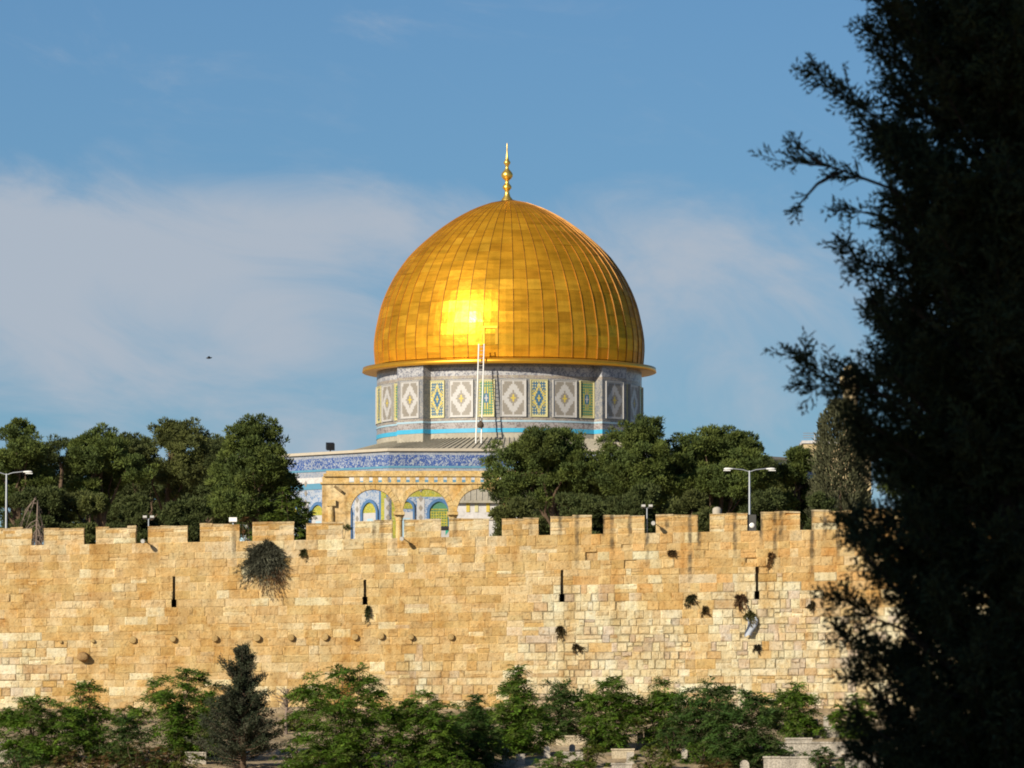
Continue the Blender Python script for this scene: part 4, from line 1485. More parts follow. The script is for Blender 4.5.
for i, (lab, px, top, half, low, Y, cols, n) in enumerate([
        ('reddish brown low shrub at the bottom left corner', 70, 748, 30, 775, 362, [(0.14, 0.085, 0.03), (0.09, 0.09, 0.025)], 220),
        ('brownish green shrub below the deep green sapling', 135, 738, 30, 775, 363, [(0.12, 0.08, 0.03), (0.07, 0.09, 0.02), (0.05, .08, .02)], 260),
        ('yellow green low shrub left of the dark conifer', 178, 744, 24, 775, 364, YG, 200),
        ('pale green shrub right of the dark conifer foot', 296, 735, 20, 770, 366, BRIGHT, 160),
        ('green shrub in front of the two tier stone tomb', 558, 748, 26, 775, 364, GREEN, 220),
        ('yellowish shrub under the upright green tree', 588, 738, 18, 768, 367, YG, 150),
        ('weedy shrub between the headstones and the right clump', 655, 740, 20, 772, 366, YG, 200),
        ('dry rusty shrub under the dense dark tree', 715, 755, 26, 775, 364, [(0.13, 0.08, 0.03), (0.08, 0.09, 0.02)], 180),
        ('dark shrub in front of the pale terrace wall', 824, 742, 12, 775, 362, DEEP, 130),
        ('dark sapling at the frame bottom beside the near cypress', 846, 752, 10, 776, 361, DEEP, 90),
        ('flat green shrub on the terrace between the tombs', 775, 742, 26, 758, 374, DEEP, 150),
        ('low shrub under the biggest feathery tree', 385, 748, 34, 778, 363, GREEN, 260),
        ('low shrub left of the white headstones', 455, 748, 26, 778, 362, GREEN, 220),
        ('dark green shrub under the wide tree at the left edge', 20, 745, 26, 774, 362, DEEP, 200),
        ('green shrub filling the gap under the small upright leafy tree', 100, 728, 22, 760, 362, GREEN, 200),
        ('rusty shrub under the dense tree left of the conifer', 205, 732, 20, 756, 362, [(0.12, 0.08, 0.03), (0.08, 0.1, 0.02)], 160),
        ('green shrub filling in at the right of the biggest feathery tree', 322, 742, 24, 772, 362, GREEN, 200),
        ('deep green shrub between the low green tree and the pointed tree', 450, 722, 24, 756, 362, DEEP, 220),
        ('shaded shrub at the foot of the pointed tree', 515, 728, 28, 752, 362, DEEP, 200),
        ('green shrub hiding the foot of the slim feathery tree', 672, 724, 24, 758, 362, DEEP, 220),
        ('weedy shrub at the foot of the middle right hand tree', 700, 738, 22, 764, 362, GREEN, 180),
        ('shrub at the wall foot left of the free standing green tree', 588, 712, 14, 734, 362, [(0.12, 0.08, 0.03), (0.08, 0.1, 0.02)], 100),
        ('shrub at the wall foot behind the leftmost trees', 64, 706, 26, 728, 362, DEEP, 160),
        ('shrub at the wall foot behind the low green tree', 448, 708, 28, 728, 362, DEEP, 160),
        ('shrub at the wall foot left of the small round tree', 762, 706, 18, 726, 362, DEEP, 120),
        ('shrub at the wall foot beside the dead brown shrub', 296, 708, 18, 730, 362, YG, 130),
        ('dry yellowish shrub at the wall foot, left of the dark conifer top', 128, 702, 24, 724, 362, YG, 160),
        ('green shrub at the wall foot at the left frame edge', 8, 704, 22, 726, 362, GREEN, 140),
        ('dry shrub at the wall foot between the conifer and the dense left tree', 218, 700, 22, 722, 362, YG, 140),
        ('green shrub at the wall foot behind the biggest feathery tree', 398, 702, 26, 724, 362, GREEN, 170),
        ('dark shrub at the wall foot behind the low deep green tree', 480, 704, 24, 724, 362, DEEP, 150),
        ('yellowish shrub at the wall foot between the middle and right clumps', 640, 704, 20, 724, 362, YG, 120),
        ('green shrub at the wall foot behind the right hand clump', 722, 702, 26, 722, 362, DEEP, 150),
        ('rusty shrub spilling over the slope left of the dark conifer foot', 158, 742, 26, 772, 362, [(0.15, 0.08, 0.03), (0.10, 0.09, 0.025)], 180),
        ('rusty shrub in front of the leftmost wide tree', 104, 750, 24, 776, 362, [(0.14, 0.075, 0.03), (0.09, 0.1, 0.02)], 170)]):
    frond_tree('low_shrub', lab, 'shrub', SH, px, top, half, low, Y, cols, n, seed=50 + i, leaf=(.10, .05), fr_len=(.2, .45), stems=6)
frond_tree('leafy_tree', 'light green broad leaved tree before the pines, beside the arcade', 'tree', None, 284, 486, 32, 540, 398, [(0.11, 0.15, 0.02), (0.085, 0.125, 0.02), (0.07, .1, .02)], 700, seed=77, leaf=(.2, .10), fr_len=(.4, .7))
frond_tree('low_shrub', 'small reddish shrub seen in a gap of the battlements', 'shrub', None, 246, 512, 9, 545, 394, [(0.12, 0.06, 0.02), (0.06, 0.06, 0.02)], 120, seed=78, leaf=(.14, .07), fr_len=(.2, .4))
frond_tree('low_shrub', 'green shrub against the left pier of the arcade', 'shrub', None, 346, 520, 7, 545, 396, [(0.07, 0.08, 0.02)], 90, seed=79, leaf=(.14, .07), fr_len=(.2, .4))

# --- dark conifer in front
random.seed(91)
rng = np.random.default_rng(91)
Y = stand(243, 770)
c = at(243, 770, Y)
z0 = ground_z(c.x, Y) - .2
zt_ = at(243, 648, Y).z
cn = empty('dark_conifer', (c.x, Y, z0), 'dark grey green ragged conifer standing before the wall', 'tree')
tb = MB()
tb.tube([(c.x, Y, z0), (c.x + .05, Y, (z0 + zt_) / 2), (c.x - .02, Y, zt_)], [.16, .1, .02], 8)
br = MB()
Q, K = [], []
H = zt_ - z0
for k in range(300):
    f_ = random.random() ** .9
    zb_ = z0 + H * (.05 + .94 * f_)
    Lb = (2.9 * (1 - f_) ** 1.0 + .22) * random.uniform(.45, 1.15)
    if .66 < f_ < .92:
        Lb *= random.choice((.35, .5, 1.0, 1.7))
    a = random.uniform(0, 2 * math.pi)
    up = random.uniform(.1, .6) + .6 * (f_ > .6)
    d = Vector((math.cos(a), math.sin(a), up)).normalized()
    p0, p1 = Vector((c.x, Y, zb_)), Vector((c.x, Y, zb_)) + d * Lb
    br.tube([p0, p0.lerp(p1, .5) + Vector((0, 0, -.06 * Lb)), p1], [.03, .02, .008], 4, cap=False)
    m_ = int(90 * Lb + 30)
    ff = rng.uniform(.25, 1.02, m_)
    pp = np.array(p0) + np.array(p1 - p0) * ff[:, None] + rng.normal(0, .07, (m_, 3))
    dr = unit(np.array(d) + rng.normal(0, .75, (m_, 3)))
    Q.append(leaf_quads(pp, dr, rng.uniform(.10, .22, m_), rng.uniform(.03, .06, m_)))
    K.append(np.array(((.052, .062, .034), (.070, .072, .044), (.040, .052, .026))[k % 3]) * rng.uniform(.7, 1.25, (m_, 1)))
tb.build('trunk', M['bark'], cn)
br.build('branches', M['bark'], cn)
quads_mesh('foliage', np.concatenate(Q), np.concatenate(K), M['needles'], cn)


# --- bare twiggy shrubs
def bare_shrub(name, label, px, top, half, low, Y, n, seed, gz, droop=0.0):
    random.seed(seed)
    c = at(px, low, Y)
    root = empty(name, (c.x, Y, gz), label, 'shrub')
    H = at(px, top, Y).z - gz
    W_ = half * Y / F
    s = MB()
    s.tube([(c.x, Y, gz), (c.x, Y, gz + H * .4), (c.x + .1, Y, gz + H * .75)], [.10, .08, .04], 6)
    s.build('trunk', M['dry_wood'], root)
    s = MB()
    for k in range(n):
        a = random.uniform(0, 2 * math.pi)
        p = Vector((c.x, Y, gz + H * random.uniform(.35, .78)))
        v = Vector((math.cos(a), math.sin(a), random.uniform(.4, 1.2))).normalized() * W_ * random.uniform(.3, .5)
        pts = [p]
        for q in range(4):
            v = v + Vector((random.uniform(-.15, .15), random.uniform(-.15, .15), -droop * .35)) * W_
            v *= .85
            pts.append(pts[-1] + v * .62)
        s.tube(pts, [.035, .028, .02, .014, .008], 4, cap=False)
        for q in (1, 2, 3):
            for _ in range(2):
                e = pts[q] + Vector((random.uniform(-1, 1), random.uniform(-1, 1), random.uniform(-.8, .8) - droop)) * W_ * .22
                s.tube([pts[q], (pts[q] + e) / 2 + Vector((0, 0, .04)), e], [.016, .011, .005], 3, cap=False)
    s.build('twigs', M['dry_wood'], root)


bare_shrub('bare_tree', 'leafless grey tree with drooping twigs beside the left street lamp', 36, 462, 26, 530, 400, 34, 7, Z_ESP, 1.1)
bare_shrub('dead_shrub', 'dry brown leafless shrub right of the dark conifer', 286, 682, 18, 740, 374, 26, 8, ground_z(at(286, 740, 374).x, 374) - .1)

# --- slender cypress behind the wall
random.seed(61)
rng = np.random.default_rng(61)
Y = 428.0
c = at(841, 530, Y)
cy = empty('slender_cypress', (c.x, Y, Z_ESP - .1), 'slender grey green cypress behind the wall, beside the near dark tree', 'tree')
zt_ = at(838, 400, Y).z
s = MB()
s.tube([(c.x, Y, Z_ESP - .1), (c.x, Y, zt_ - 1)], [.2, .04], 7)
s.build('trunk', M['bark'], cy)
m_ = 26000
f_ = rng.uniform(0, 1, m_)
a = rng.uniform(0, 2 * math.pi, m_)
prof_r = np.interp(f_, [0, .1, .35, .7, .9, 1.0], [1.4, 1.9, 1.95, 1.6, 1.3, .35])
lump_ = 1 + .16 * np.sin(a * 5 + f_ * 31) + .10 * np.sin(a * 9 - f_ * 57)
rr = prof_r * lump_ * np.sqrt(rng.uniform(.35, 1, m_))
pp = np.stack([c.x + rr * np.cos(a), Y + rr * np.sin(a), Z_ESP + .3 + f_ * (zt_ - Z_ESP - .4)], 1)
dr = unit(np.stack([np.cos(a) * .5, np.sin(a) * .5, np.full(m_, .9)], 1) + rng.normal(0, .35, (m_, 3)))
quads_mesh('crown', leaf_quads(pp, dr, rng.uniform(.2, .4, m_), rng.uniform(.06, .11, m_)), np.array((.085, .088, .044)) * rng.uniform(.6, 1.35, (m_, 1)), M['needles'], cy)


# ------------------------------------------------------------------ plants on the wall
def tuft(label, px, py, rx, rz, cols, n, seed, droop=.9, name='wall_plant', depth=.5, leafsz=(.18, .05)):
    """a plant rooted in a joint, its stems arching out and trailing down"""
    rg = np.random.default_rng(seed)
    c = at(px, py, YW)
    ns = max(14, n // 34)
    a = rg.uniform(-1.25, 1.25, ns) + rg.normal(0, .25, ns)
    el_ = rg.uniform(-.9, 1.35, ns)
    d0 = np.stack([np.sin(a) * np.cos(el_), -np.abs(np.cos(a)) * np.cos(el_) * .7, np.sin(el_)], 1)
    ln = rg.uniform(.45, 1.15, ns) * (1 + .25 * np.sin(a * 3 + seed))
    root = np.array((c.x, YW + .02, c.z + rz * .22))
    Q, K = [], []
    per = max(6, int(n / ns * 1.15))
    for i_ in range(ns):
        t_ = np.sort(rg.uniform(.08, 1, per))
        sc_ = np.array((rx, depth * 1.2, rz))
        pos = root + (d0[i_] * (ln[i_] * t_)[:, None]) * sc_ + np.array((0, 0, -1.0)) * (droop * .75 * rz * ln[i_] * t_ ** 2)[:, None]
        pos += rg.normal(0, .035 * rx, (per, 3))
        pos[:, 1] = np.minimum(pos[:, 1], YW - .05)
        tang = unit(d0[i_] * sc_ + np.array((0, 0, -1.0)) * (1.5 * droop * rz * t_)[:, None])
        dr = unit(tang + rg.normal(0, .42, (per, 3)))
        Q.append(leaf_quads(pos, dr, rg.uniform(.6, 1.3, per) * leafsz[0], rg.uniform(.7, 1.2, per) * leafsz[1], rand_dirs(per)))
        brown = rg.uniform(0, 1, per) < np.clip(1.5 * (c.z - .15 * rz - pos[:, 2]) / rz + .7 * (pos[:, 0] - c.x) / rx - .25, 0, .92)
        cc = np.where(brown[:, None], np.array(cols[-1]), np.array(cols[0])) * rg.uniform(.55, 1.15) * rg.uniform(.75, 1.15, (per, 1))
        K.append(cc)
    return tag(quads_mesh(name, np.concatenate(Q), np.concatenate(K), M['leaves'], None, (c.x, YW, c.z)), label, 'plant', 'plants rooted in the wall face')


tuft('big grey green caper bush hanging below the battlements', 265, 562, 1.62, 1.5, [(.11, .112, .075), (.20, .12, .065)], 12000, 1, droop=.72, depth=.7, leafsz=(.26, .04))
tuft('narrow dark plant hanging under the second arrow slit from the left', 368, 612, .22, .5, [(.05, .06, .02), (.10, .07, .02)], 420, 2, depth=.3)
tuft('small rusty plant just above the dark opening, left of the fissure', 561, 631, .36, .42, [(.09, .07, .03), (.10, .05, .02)], 420, 3, depth=.3)
tuft('small dark plant lowest of those in the middle of the wall', 577, 648, .38, .25, [(.07, .055, .025), (.12, .06, .02)], 320, 4, depth=.3)
tuft('round dark plant in the pale stone, left of two close together', 691, 599, .30, .36, [(.05, .05, .02), (.08, .05, .02)], 420, 5, depth=.3)
tuft('small oval plant, right of two close together', 705, 611, .2, .32, [(.08, .055, .02), (.10, .05, .02)], 260, 6, depth=.25)
tuft('reddish dry plant just below the rightmost arrow slit', 740, 600, .55, .5, [(.12, .07, .035), (.15, .07, .03)], 620, 7, depth=.35)
tuft('yellow green plant from which a pale cloth hangs', 751, 616, .6, .42, [(.12, .115, .04), (.14, .10, .04)], 700, 8, depth=.4)
tuft('dark round plant in the pale stone near the right dark tree', 811, 605, .24, .26, [(.07, .055, .025), (.08, .05, .02)], 260, 9, depth=.25)
tuft('tiny plant under a lamp on the right part of the wall', 672, 553, .25, .22, [(.10, .06, .025), (.10, .05, .02)], 220, 10, depth=.25)
tuft('brown dry plant high under the rightmost battlements', 771, 558, .22, .5, [(.15, .08, .03), (.15, .07, .02)], 300, 11, depth=.2)
tuft('small dark plant beside the big caper bush', 304, 553, .22, .28, [(.06, .06, .02), (.09, .06, .02)], 240, 12, depth=.2)
tuft('dark plant in the shadowed hole below the hanging cloth', 757, 648, .2, .28, [(.05, .04, .02), (.07, .04, .02)], 240, 13, depth=.15)

m = plain('pale_blue_cloth', (0.33, 0.36, 0.41), 0.9, 0, 0.3, 3.0)
c = at(752, 627, YW)
cl_ = MB()
rows = []
for j in range(13):
    v = j / 12
    rows.append([(c.x - .34 + .62 * u + .1 * math.sin(v * 5), YW - .12 - .22 * v - .09 * math.sin(u * 9 + v * 4), c.z + .55 - 1.0 * v - .3 * abs(u - .4) * v) for u in np.linspace(0, 1, 11) * (1 - .35 * v)])
cl_.grid(rows)
tag(cl_.build('hanging_cloth', m, None, tuple(c)), 'crumpled pale blue cloth hanging from a plant on the wall', 'cloth')


# ------------------------------------------------------------------ lamps
def street_lamp(px, Y, top, gz, label, arm, low_box):
    c = at(px, top, Y)
    root = empty('street_lamp', (c.x, Y, gz), label, 'street lamp', 'double armed street lamps behind the wall')
    s = MB(); s.tube([(c.x, Y, gz), (c.x, Y, c.z - .4), (c.x, Y, c.z + .02)], [.09, .055, .045], 10); s.build('pole', M['grey_metal'], root)
    for sg in (-1, 1):
        e = Vector((c.x + sg * arm, Y, c.z + .14))
        s = MB(); s.tube([(c.x, Y, c.z - .05), (c.x + sg * arm * .35, Y, c.z + .07), e], .028, 6); s.build('arm', M['grey_metal'], root)
        s = MB()
        s.grid([[(e.x + sg * (L_ + .0), Y + w_ * math.cos(t_), e.z + h_ * math.sin(t_) - .02) for t_ in np.linspace(0, 2 * math.pi, 10, endpoint=False)] for L_, w_, h_ in ((-.06, .03, .03), (.04, .09, .05), (.22, .12, .07), (.38, .10, .06), (.46, .03, .02))], True)
        o = s.build('lamp_head', M['white_paint'], root)
        s = MB(); s.obox((e.x + sg * .28, Y, e.z - .115), (.2, 0, 0), (0, .1, 0), (0, 0, .02)); s.build('lens', M['lamp_glass'], o)
    return root


street_lamp(749.5, 396, 471, Z_ESP, 'grey double armed street lamp before the right hand pines', 1.0, True)
street_lamp(6.5, 396, 474, Z_ESP, 'grey double armed street lamp at the left edge of the wall', 1.0, False)


def wall_spot(px, py, label):
    """spotlight on a bracket jutting out of the battlements"""
    c = at(px, py, YW)
    root = empty('spotlight', (c.x, YW, c.z), label, 'spotlight', 'spotlights on the battlements')
    s = MB(); s.tube([(c.x + .1, YW + .35, c.z - .05), (c.x + .05, YW - .5, c.z)], .03, 6); s.build('bracket', M['grey_metal'], root)
    s = MB()
    ax = Vector((-.15, -1, -.15)).normalized()
    q_ = Vector((c.x + .03, YW - .48, c.z))
    s.tube([q_, q_ + ax * .08, q_ + ax * .36, q_ + ax * .40], [.05, .09, .125, .11], 12)
    s.build('lamp_head', M['dull_white'], root)


wall_spot(144, 541, 'white spotlight on the battlements below the left mast lamp')
wall_spot(402.5, 538.5, 'white spotlight on the battlements in front of the arcade')
wall_spot(653.5, 523, 'white spotlight on the battlements before the right hand pines')


def mast(px, top, low, label):
    c = at(px, low, YW + .9)
    t_ = at(px, top, YW + .9)
    gz = crenel_z(c.x)
    root = empty('mast_lamp', (c.x, YW + .9, gz), label, 'lamp', 'small mast lamps on the battlements')
    s = MB(); s.tube([(c.x, YW + .9, gz), (c.x, YW + .9, t_.z)], .035, 6); s.build('mast', M['grey_metal'], root)
    for sg in (-1, 1):
        s = MB(); s.obox((t_.x + sg * .2, YW + .85, t_.z + .06), (.11, 0, 0), (0, .10, -.04), (0, .02, .06)); s.build('lamp_head', M['dull_white'], root)
    s = MB(); s.tube([(t_.x - .3, YW + .9, t_.z - .02), (t_.x + .3, YW + .9, t_.z - .02)], .02, 5); s.build('crossbar', M['grey_metal'], root)


mast(148.5, 518.5, 541, 'thin mast with two small lamps on the left battlements')
mast(647, 507.5, 523, 'thin mast with two small lamps on the right battlements')

c = at(751, 522, YW + .25)
bxo = empty('electrical_box', (c.x, YW + .25, crenel_z(c.x)), 'dark meter box with a pale disc in a gap of the battlements', 'box')
s = MB(); s.box(c.x - .28, c.x + .28, YW + .1, YW + .4, crenel_z(c.x) + .005, crenel_z(c.x) + .92); s.build('case', plain('dark_grey_case', (.06, .06, .055), .6, .2, .2, 4), bxo)
s = MB(); s.lathe((0, 0, 0), [(.0, .0), (.13, 0), (.15, -.03), (.15, -.05)], 14)
s.v = [(c.x + .05 + a_, YW + .07 - d_, crenel_z(c.x) + .32 + b_) for a_, b_, d_ in s.v]
s.build('lamp_disc', M['lamp_glass'], bxo)
c = at(233, 521.5, YW + .3)
bo = empty('white_floodlight', (c.x, YW + .3, merlon_z(c.x) + .04), 'small white box floodlight on top of a battlement', 'floodlight')
s = MB(); s.obox((c.x, YW + .3, merlon_z(c.x) + .28), (.22, 0, .0), (0, .12, -.03), (0, .03, .12)); s.build('lamp_head', M['white_paint'], bo)
s = MB(); s.box(c.x - .04, c.x + .04, YW + .27, YW + .33, merlon_z(c.x), merlon_z(c.x) + .2); s.build('bracket', M['grey_metal'], bo)
c = at(717, 509, YW + 3)
bo = empty('water_tank', (c.x, YW + 3, Z_ESP), 'cream tank on a stand peeping over the right battlements', 'tank')
s = MB(); s.lathe((c.x, YW + 3, 0), [(.24, c.z - .4), (.26, c.z - .1), (.24, c.z + .02), (.14, c.z + .1), (.05, c.z + .12), (.0, c.z + .13)], 16); s.build('tank_body', M['cream'], bo)
s = MB(); s.tube([(c.x, YW + 3, Z_ESP - .1), (c.x, YW + 3, c.z - .45)], .2, 8); s.build('stand', M['grey_metal'], bo)

# green and white board standing on the esplanade, seen through a gap of the battlements
c = at(445.5, 531, 470)
bo = empty('notice_board', (c.x, 470, Z_ESP - .2), 'white board with a green corner seen through a battlement gap', 'board')
s = MB(); s.box(c.x - .6, c.x + .6, 469.9, 470.1, at(445, 545, 470).z, at(445, 529, 470).z); pn = s.build('panel', M['t_white'], bo)
s = MB(); q0, q1 = at(445.5, 534, 469.89), at(449.5, 530, 469.89); s.face([(q0.x, 469.89, q1.z), (q0.x, 469.89, q0.z - .1), (q1.x, 469.89, q1.z)]); s.build('green_corner', plain('green_paint', (.03, .3, .2), .5, 0, .1, 4), pn)
s = MB(); s.box(c.x - .7, c.x + .7, 469.7, 470.3, at(445, 528.9, 470).z, at(445, 526.5, 470).z); s.build('board_roof', M['black_metal'], bo)
for sg in (-1, 1):
    s = MB(); s.box(c.x + sg * .55 - .05, c.x + sg * .55 + .05, 470.11, 470.2, Z_ESP - .2, at(445, 545, 470).z + .3); s.build('post', M['grey_metal'], bo)

# ------------------------------------------------------------------ far buildings behind the trees
M['far_stone'] = rough_stone('far_pale_stone', (0.48, 0.36, 0.18), (0.56, 0.45, 0.27), .8, .8, .2)
Y = 640.0
c = at(851, 520, Y)
tw = empty('stone_tower', (c.x, Y, Z_ESP - .3), 'pale stone tower almost wholly hidden by the near cypress', 'tower')
s = MB(); s.lathe((c.x, Y, 0), [(.8, Z_ESP - .3), (.7, at(858, 392, Y).z), (.75, at(858, 391, Y).z)], 8, smooth=False); s.build('shaft', M['far_stone'], tw)
s = MB(); s.lathe((c.x, Y, 0), [(.7, at(858, 391, Y).z), (1.0, at(858, 385, Y).z), (1.0, at(858, 376, Y).z), (.9, at(858, 376, Y).z), (.9, at(858, 384, Y).z), (0, at(858, 384, Y).z)], 8, smooth=False); s.build('balcony', M['far_stone'], tw)
s = MB(); s.lathe((c.x, Y, 0), [(.6, at(858, 384, Y).z), (.6, at(858, 370, Y).z), (.7, at(858, 369, Y).z), (.5, at(858, 366.5, Y).z), (.2, at(858, 365, Y).z), (0, at(858, 364.5, Y).z)], 12); s.build('lantern', M['far_stone'], tw)
Y = 600.0
c = at(813, 480, Y)
hz = at(813, 443.5, Y).z
hs = empty('far_house', (c.x, Y, Z_ESP - .3), 'pale flat roofed house with an aerial far behind the right pines', 'house')
s = MB(); s.box(c.x - .8, c.x + 5, Y, Y + 8, Z_ESP - .3, hz); s.build('wall', M['far_stone'], hs)
s = MB(); s.box(c.x - .95, c.x + 5.15, Y - .15, Y + 8.15, hz + .002, hz + .25); s.build('roof', M['marble'], hs)
s = MB(); s.tube([(c.x + .2, Y + 1, hz + .2), (c.x + .2, Y + 1, hz + 1.0)], .05, 5)
for k in range(3):
    s.tube([(c.x - .8, Y + 1, hz + .55 + .2 * k), (c.x + 1.2, Y + 1, hz + .55 + .2 * k)], .03, 4)
s.build('aerial', M['grey_metal'], hs)
Y = 468.0
c = at(186, 520, Y)
hs = empty('small_building', (c.x, Y, Z_ESP - .3), 'low ochre stone building glimpsed between the left pine trunks', 'building')
s = MB(); s.box(c.x - 3.2, c.x + 1.6, Y, Y + 6, Z_ESP - .3, at(186, 509, Y).z); s.build('wall', M['far_stone'], hs)
s = MB(); s.box(c.x - 3.4, c.x + 1.8, Y - .2, Y + 6.2, at(186, 509, Y).z + .002, at(186, 507, Y).z); s.build('roof', M['cream'], hs)
s = MB(); s.box(c.x - 2.0, c.x - 1.3, Y - .05, Y + .05, at(186, 540, Y).z, at(186, 512, Y).z); s.build('window', M['black_metal'], hs)

# ------------------------------------------------------------------ cemetery on the slope
M['grave'] = rough_stone('white_gravestone', (0.38, 0.34, 0.28), (0.52, 0.47, 0.39), 0.5, 1.6, 0.6, .4)
M['tomb'] = rough_stone('cream_tomb_stone', (0.48, 0.40, 0.27), (0.58, 0.50, 0.36), 0.6, 1.4, 0.5, .3)
GR = 'gravestones below the wall'


def headstone(px, top, low, w, Y, label, style=0):
    Y = stand(px, low)
    c = at(px, low, Y)
    gz = min(ground_z(c.x, Y), c.z) - .15
    zt_ = at(px, top, Y).z
    root = empty('gravestone', (c.x, Y, gz), label, 'gravestone', GR)
    W_ = w * Y / F / 2
    s = MB()
    lean = random.uniform(-.04, .04)
    prof_ = [(-W_, gz + .2), (W_, gz + .2)] + ([(W_ * math.cos(a), zt_ - W_ + W_ * math.sin(a)) for a in np.linspace(0, math.pi, 9)] if style == 0 else [(W_, zt_), (-W_, zt_)])
    f0 = [(c.x + u + lean * (z - gz), Y - .09, z) for u, z in prof_]
    f1 = [(c.x + u + lean * (z - gz), Y + .09, z) for u, z in prof_]
    s.face(f0); s.face(f1[::-1])
    for i in range(len(f0)):
        j = (i + 1) % len(f0)
        s.face([f0[j], f0[i], f1[i], f1[j]])
    s.build('slab', M['grave'], root)
    s = MB()
    s.box(c.x - W_ * 1.3, c.x + W_ * 1.3, Y - .35, Y + .3, gz, gz + .2)
    s.build('plinth', M['grave'], root)


random.seed(17)
headstone(490, 752, 766, 9, 362, 'squat white gravestone, leftmost of three in a row', 1)
headstone(505, 748, 766, 7, 362.5, 'slim rounded white gravestone, middle of three in a row', 0)
headstone(520, 754, 766, 9, 362, 'squat white gravestone, rightmost of three in a row', 1)
headstone(623.5, 737, 748, 9, 370, 'square white gravestone under the free standing green tree', 1)
headstone(640, 732, 748, 6, 372, 'narrow cream gravestone left of the right clump', 0)
headstone(648, 728, 746, 8, 374, 'tall rounded white gravestone against the wall foot', 0)
headstone(661, 731, 744, 8, 375, 'cream squared gravestone half hidden by the right clump', 1)
headstone(708, 742, 756, 5, 368, 'small white gravestone between stems of the right clump', 0)
headstone(745, 760, 772, 9, 360.5, 'pale pointed gravestone at the frame bottom', 0)
headstone(815, 719, 730, 6, 381, 'little white gravestone beside the bright green bush', 1)


def tomb(px0, px1, top, low, Y, depth, label, tiers=1, mat='grave', cat='tomb', name='tomb'):
    Y = stand((px0 + px1) / 2, low)
    a, b_ = at(px0, low, Y), at(px1, low, Y)
    gz = min(ground_z((a.x + b_.x) / 2, Y), a.z) - .2
    zt_ = at(px0, top, Y).z
    root = empty(name, ((a.x + b_.x) / 2, Y, gz), label, cat, 'tombs and terraces below the wall')
    s = MB()
    h = zt_ - gz
    if tiers == 1:
        s.box(a.x, b_.x, Y, Y + depth, gz, zt_ - .08)
        s.build('body', M[mat], root)
        s = MB()
        x = a.x - .04
        while x < b_.x:
            xe = min(x + random.uniform(.6, 1.1), b_.x + .04)
            s.box(x, xe - .012, Y - .05, Y + depth + .05, zt_ - .078, zt_ + random.uniform(-.01, .02))
            x = xe
        s.build('coping', M[mat], root)
    else:
        s.box(a.x, b_.x, Y, Y + depth, gz, gz + h * .72)
        s.build('body', M[mat], root)
        s = MB(); s.box(a.x - .06, b_.x + .1, Y - .06, Y + depth + .06, gz + h * .72 + .002, gz + h * .84); s.build('slab', M[mat], root)
        s = MB(); s.box(a.x + .3, b_.x - .25, Y + .1, Y + depth - .1, gz + h * .84 + .002, zt_); s.build('top_block', M[mat], root)
    return root


tomb(534, 557, 725, 744, 372, 1.2, 'cream two tier stone tomb in the middle of the slope', 2, 'tomb')
tomb(556, 592, 735.5, 745, 376, .6, 'long low cream terrace behind the two tier tomb', 1, 'tomb')
tomb(562, 583, 752, 764, 364, 1.0, 'white tomb half buried in shrubs right of the gravestones', 1)
tomb(612, 634, 748.5, 758, 367, 1.6, 'cream stepped tomb under the square white gravestone', 1, 'tomb')
tomb(612, 632, 763, 776, 362, 1.6, 'broad pale tomb slab at the frame bottom centre', 1, 'grave')
tomb(764, 822, 756.5, 776, 360.5, .6, 'long pale plastered terrace wall at the bottom right', 1, 'grave', 'terrace wall', 'terrace_wall')
tomb(786, 812, 738, 746, 373, .8, 'white tomb row on the right terrace, nearest the small tree', 1)
tomb(776, 860, 742, 756, 371, .5, 'pale stepped terrace wall under the right tombs', 1, 'grave', 'terrace wall', 'terrace_wall')
tomb(814, 862, 726, 738, 379, .6, 'upper pale terrace wall at the wall foot on the right', 1, 'grave', 'terrace wall', 'terrace_wall')
tomb(845, 905, 756, 776, 362, .6, 'pale terrace wall partly behind the near cypress', 1, 'grave', 'terrace wall', 'terrace_wall')
tomb(186, 206, 752, 764, 366, .8, 'small white tomb left of the dark conifer', 1)
tomb(285, 310, 754, 766, 365, .8, 'small white tomb right of the dark conifer', 1)
tomb(0, 12, 742, 764, 368, .8, 'pale tomb at the left edge of the slope', 1)
for px, top, low, w, lab, st_ in ((547, 746, 757, 6, 'small cream gravestone in front of the two tier stone tomb', 0), (572, 744, 754, 6, 'leaning pale gravestone right of the two tier stone tomb', 0),
                                  (600, 736, 748, 5, 'thin pale gravestone left of the square white gravestone', 0), (630, 752, 763, 7, 'low pale gravestone on the steps at the bottom centre', 1),
                                  (684, 748, 760, 6, 'pale gravestone in the shade of the right clump', 0), (800, 730, 739, 7, 'squat white gravestone on the white tomb row', 1),
                                  (826, 716, 727, 5, 'narrow white gravestone left of the bright green bush', 0), (838, 745, 757, 7, 'white gravestone above the dark sapling', 0),
                                  (783, 744, 757, 6, 'white gravestone standing before the right terrace', 0)):
    headstone(px, top, low, w, 370, lab, st_)

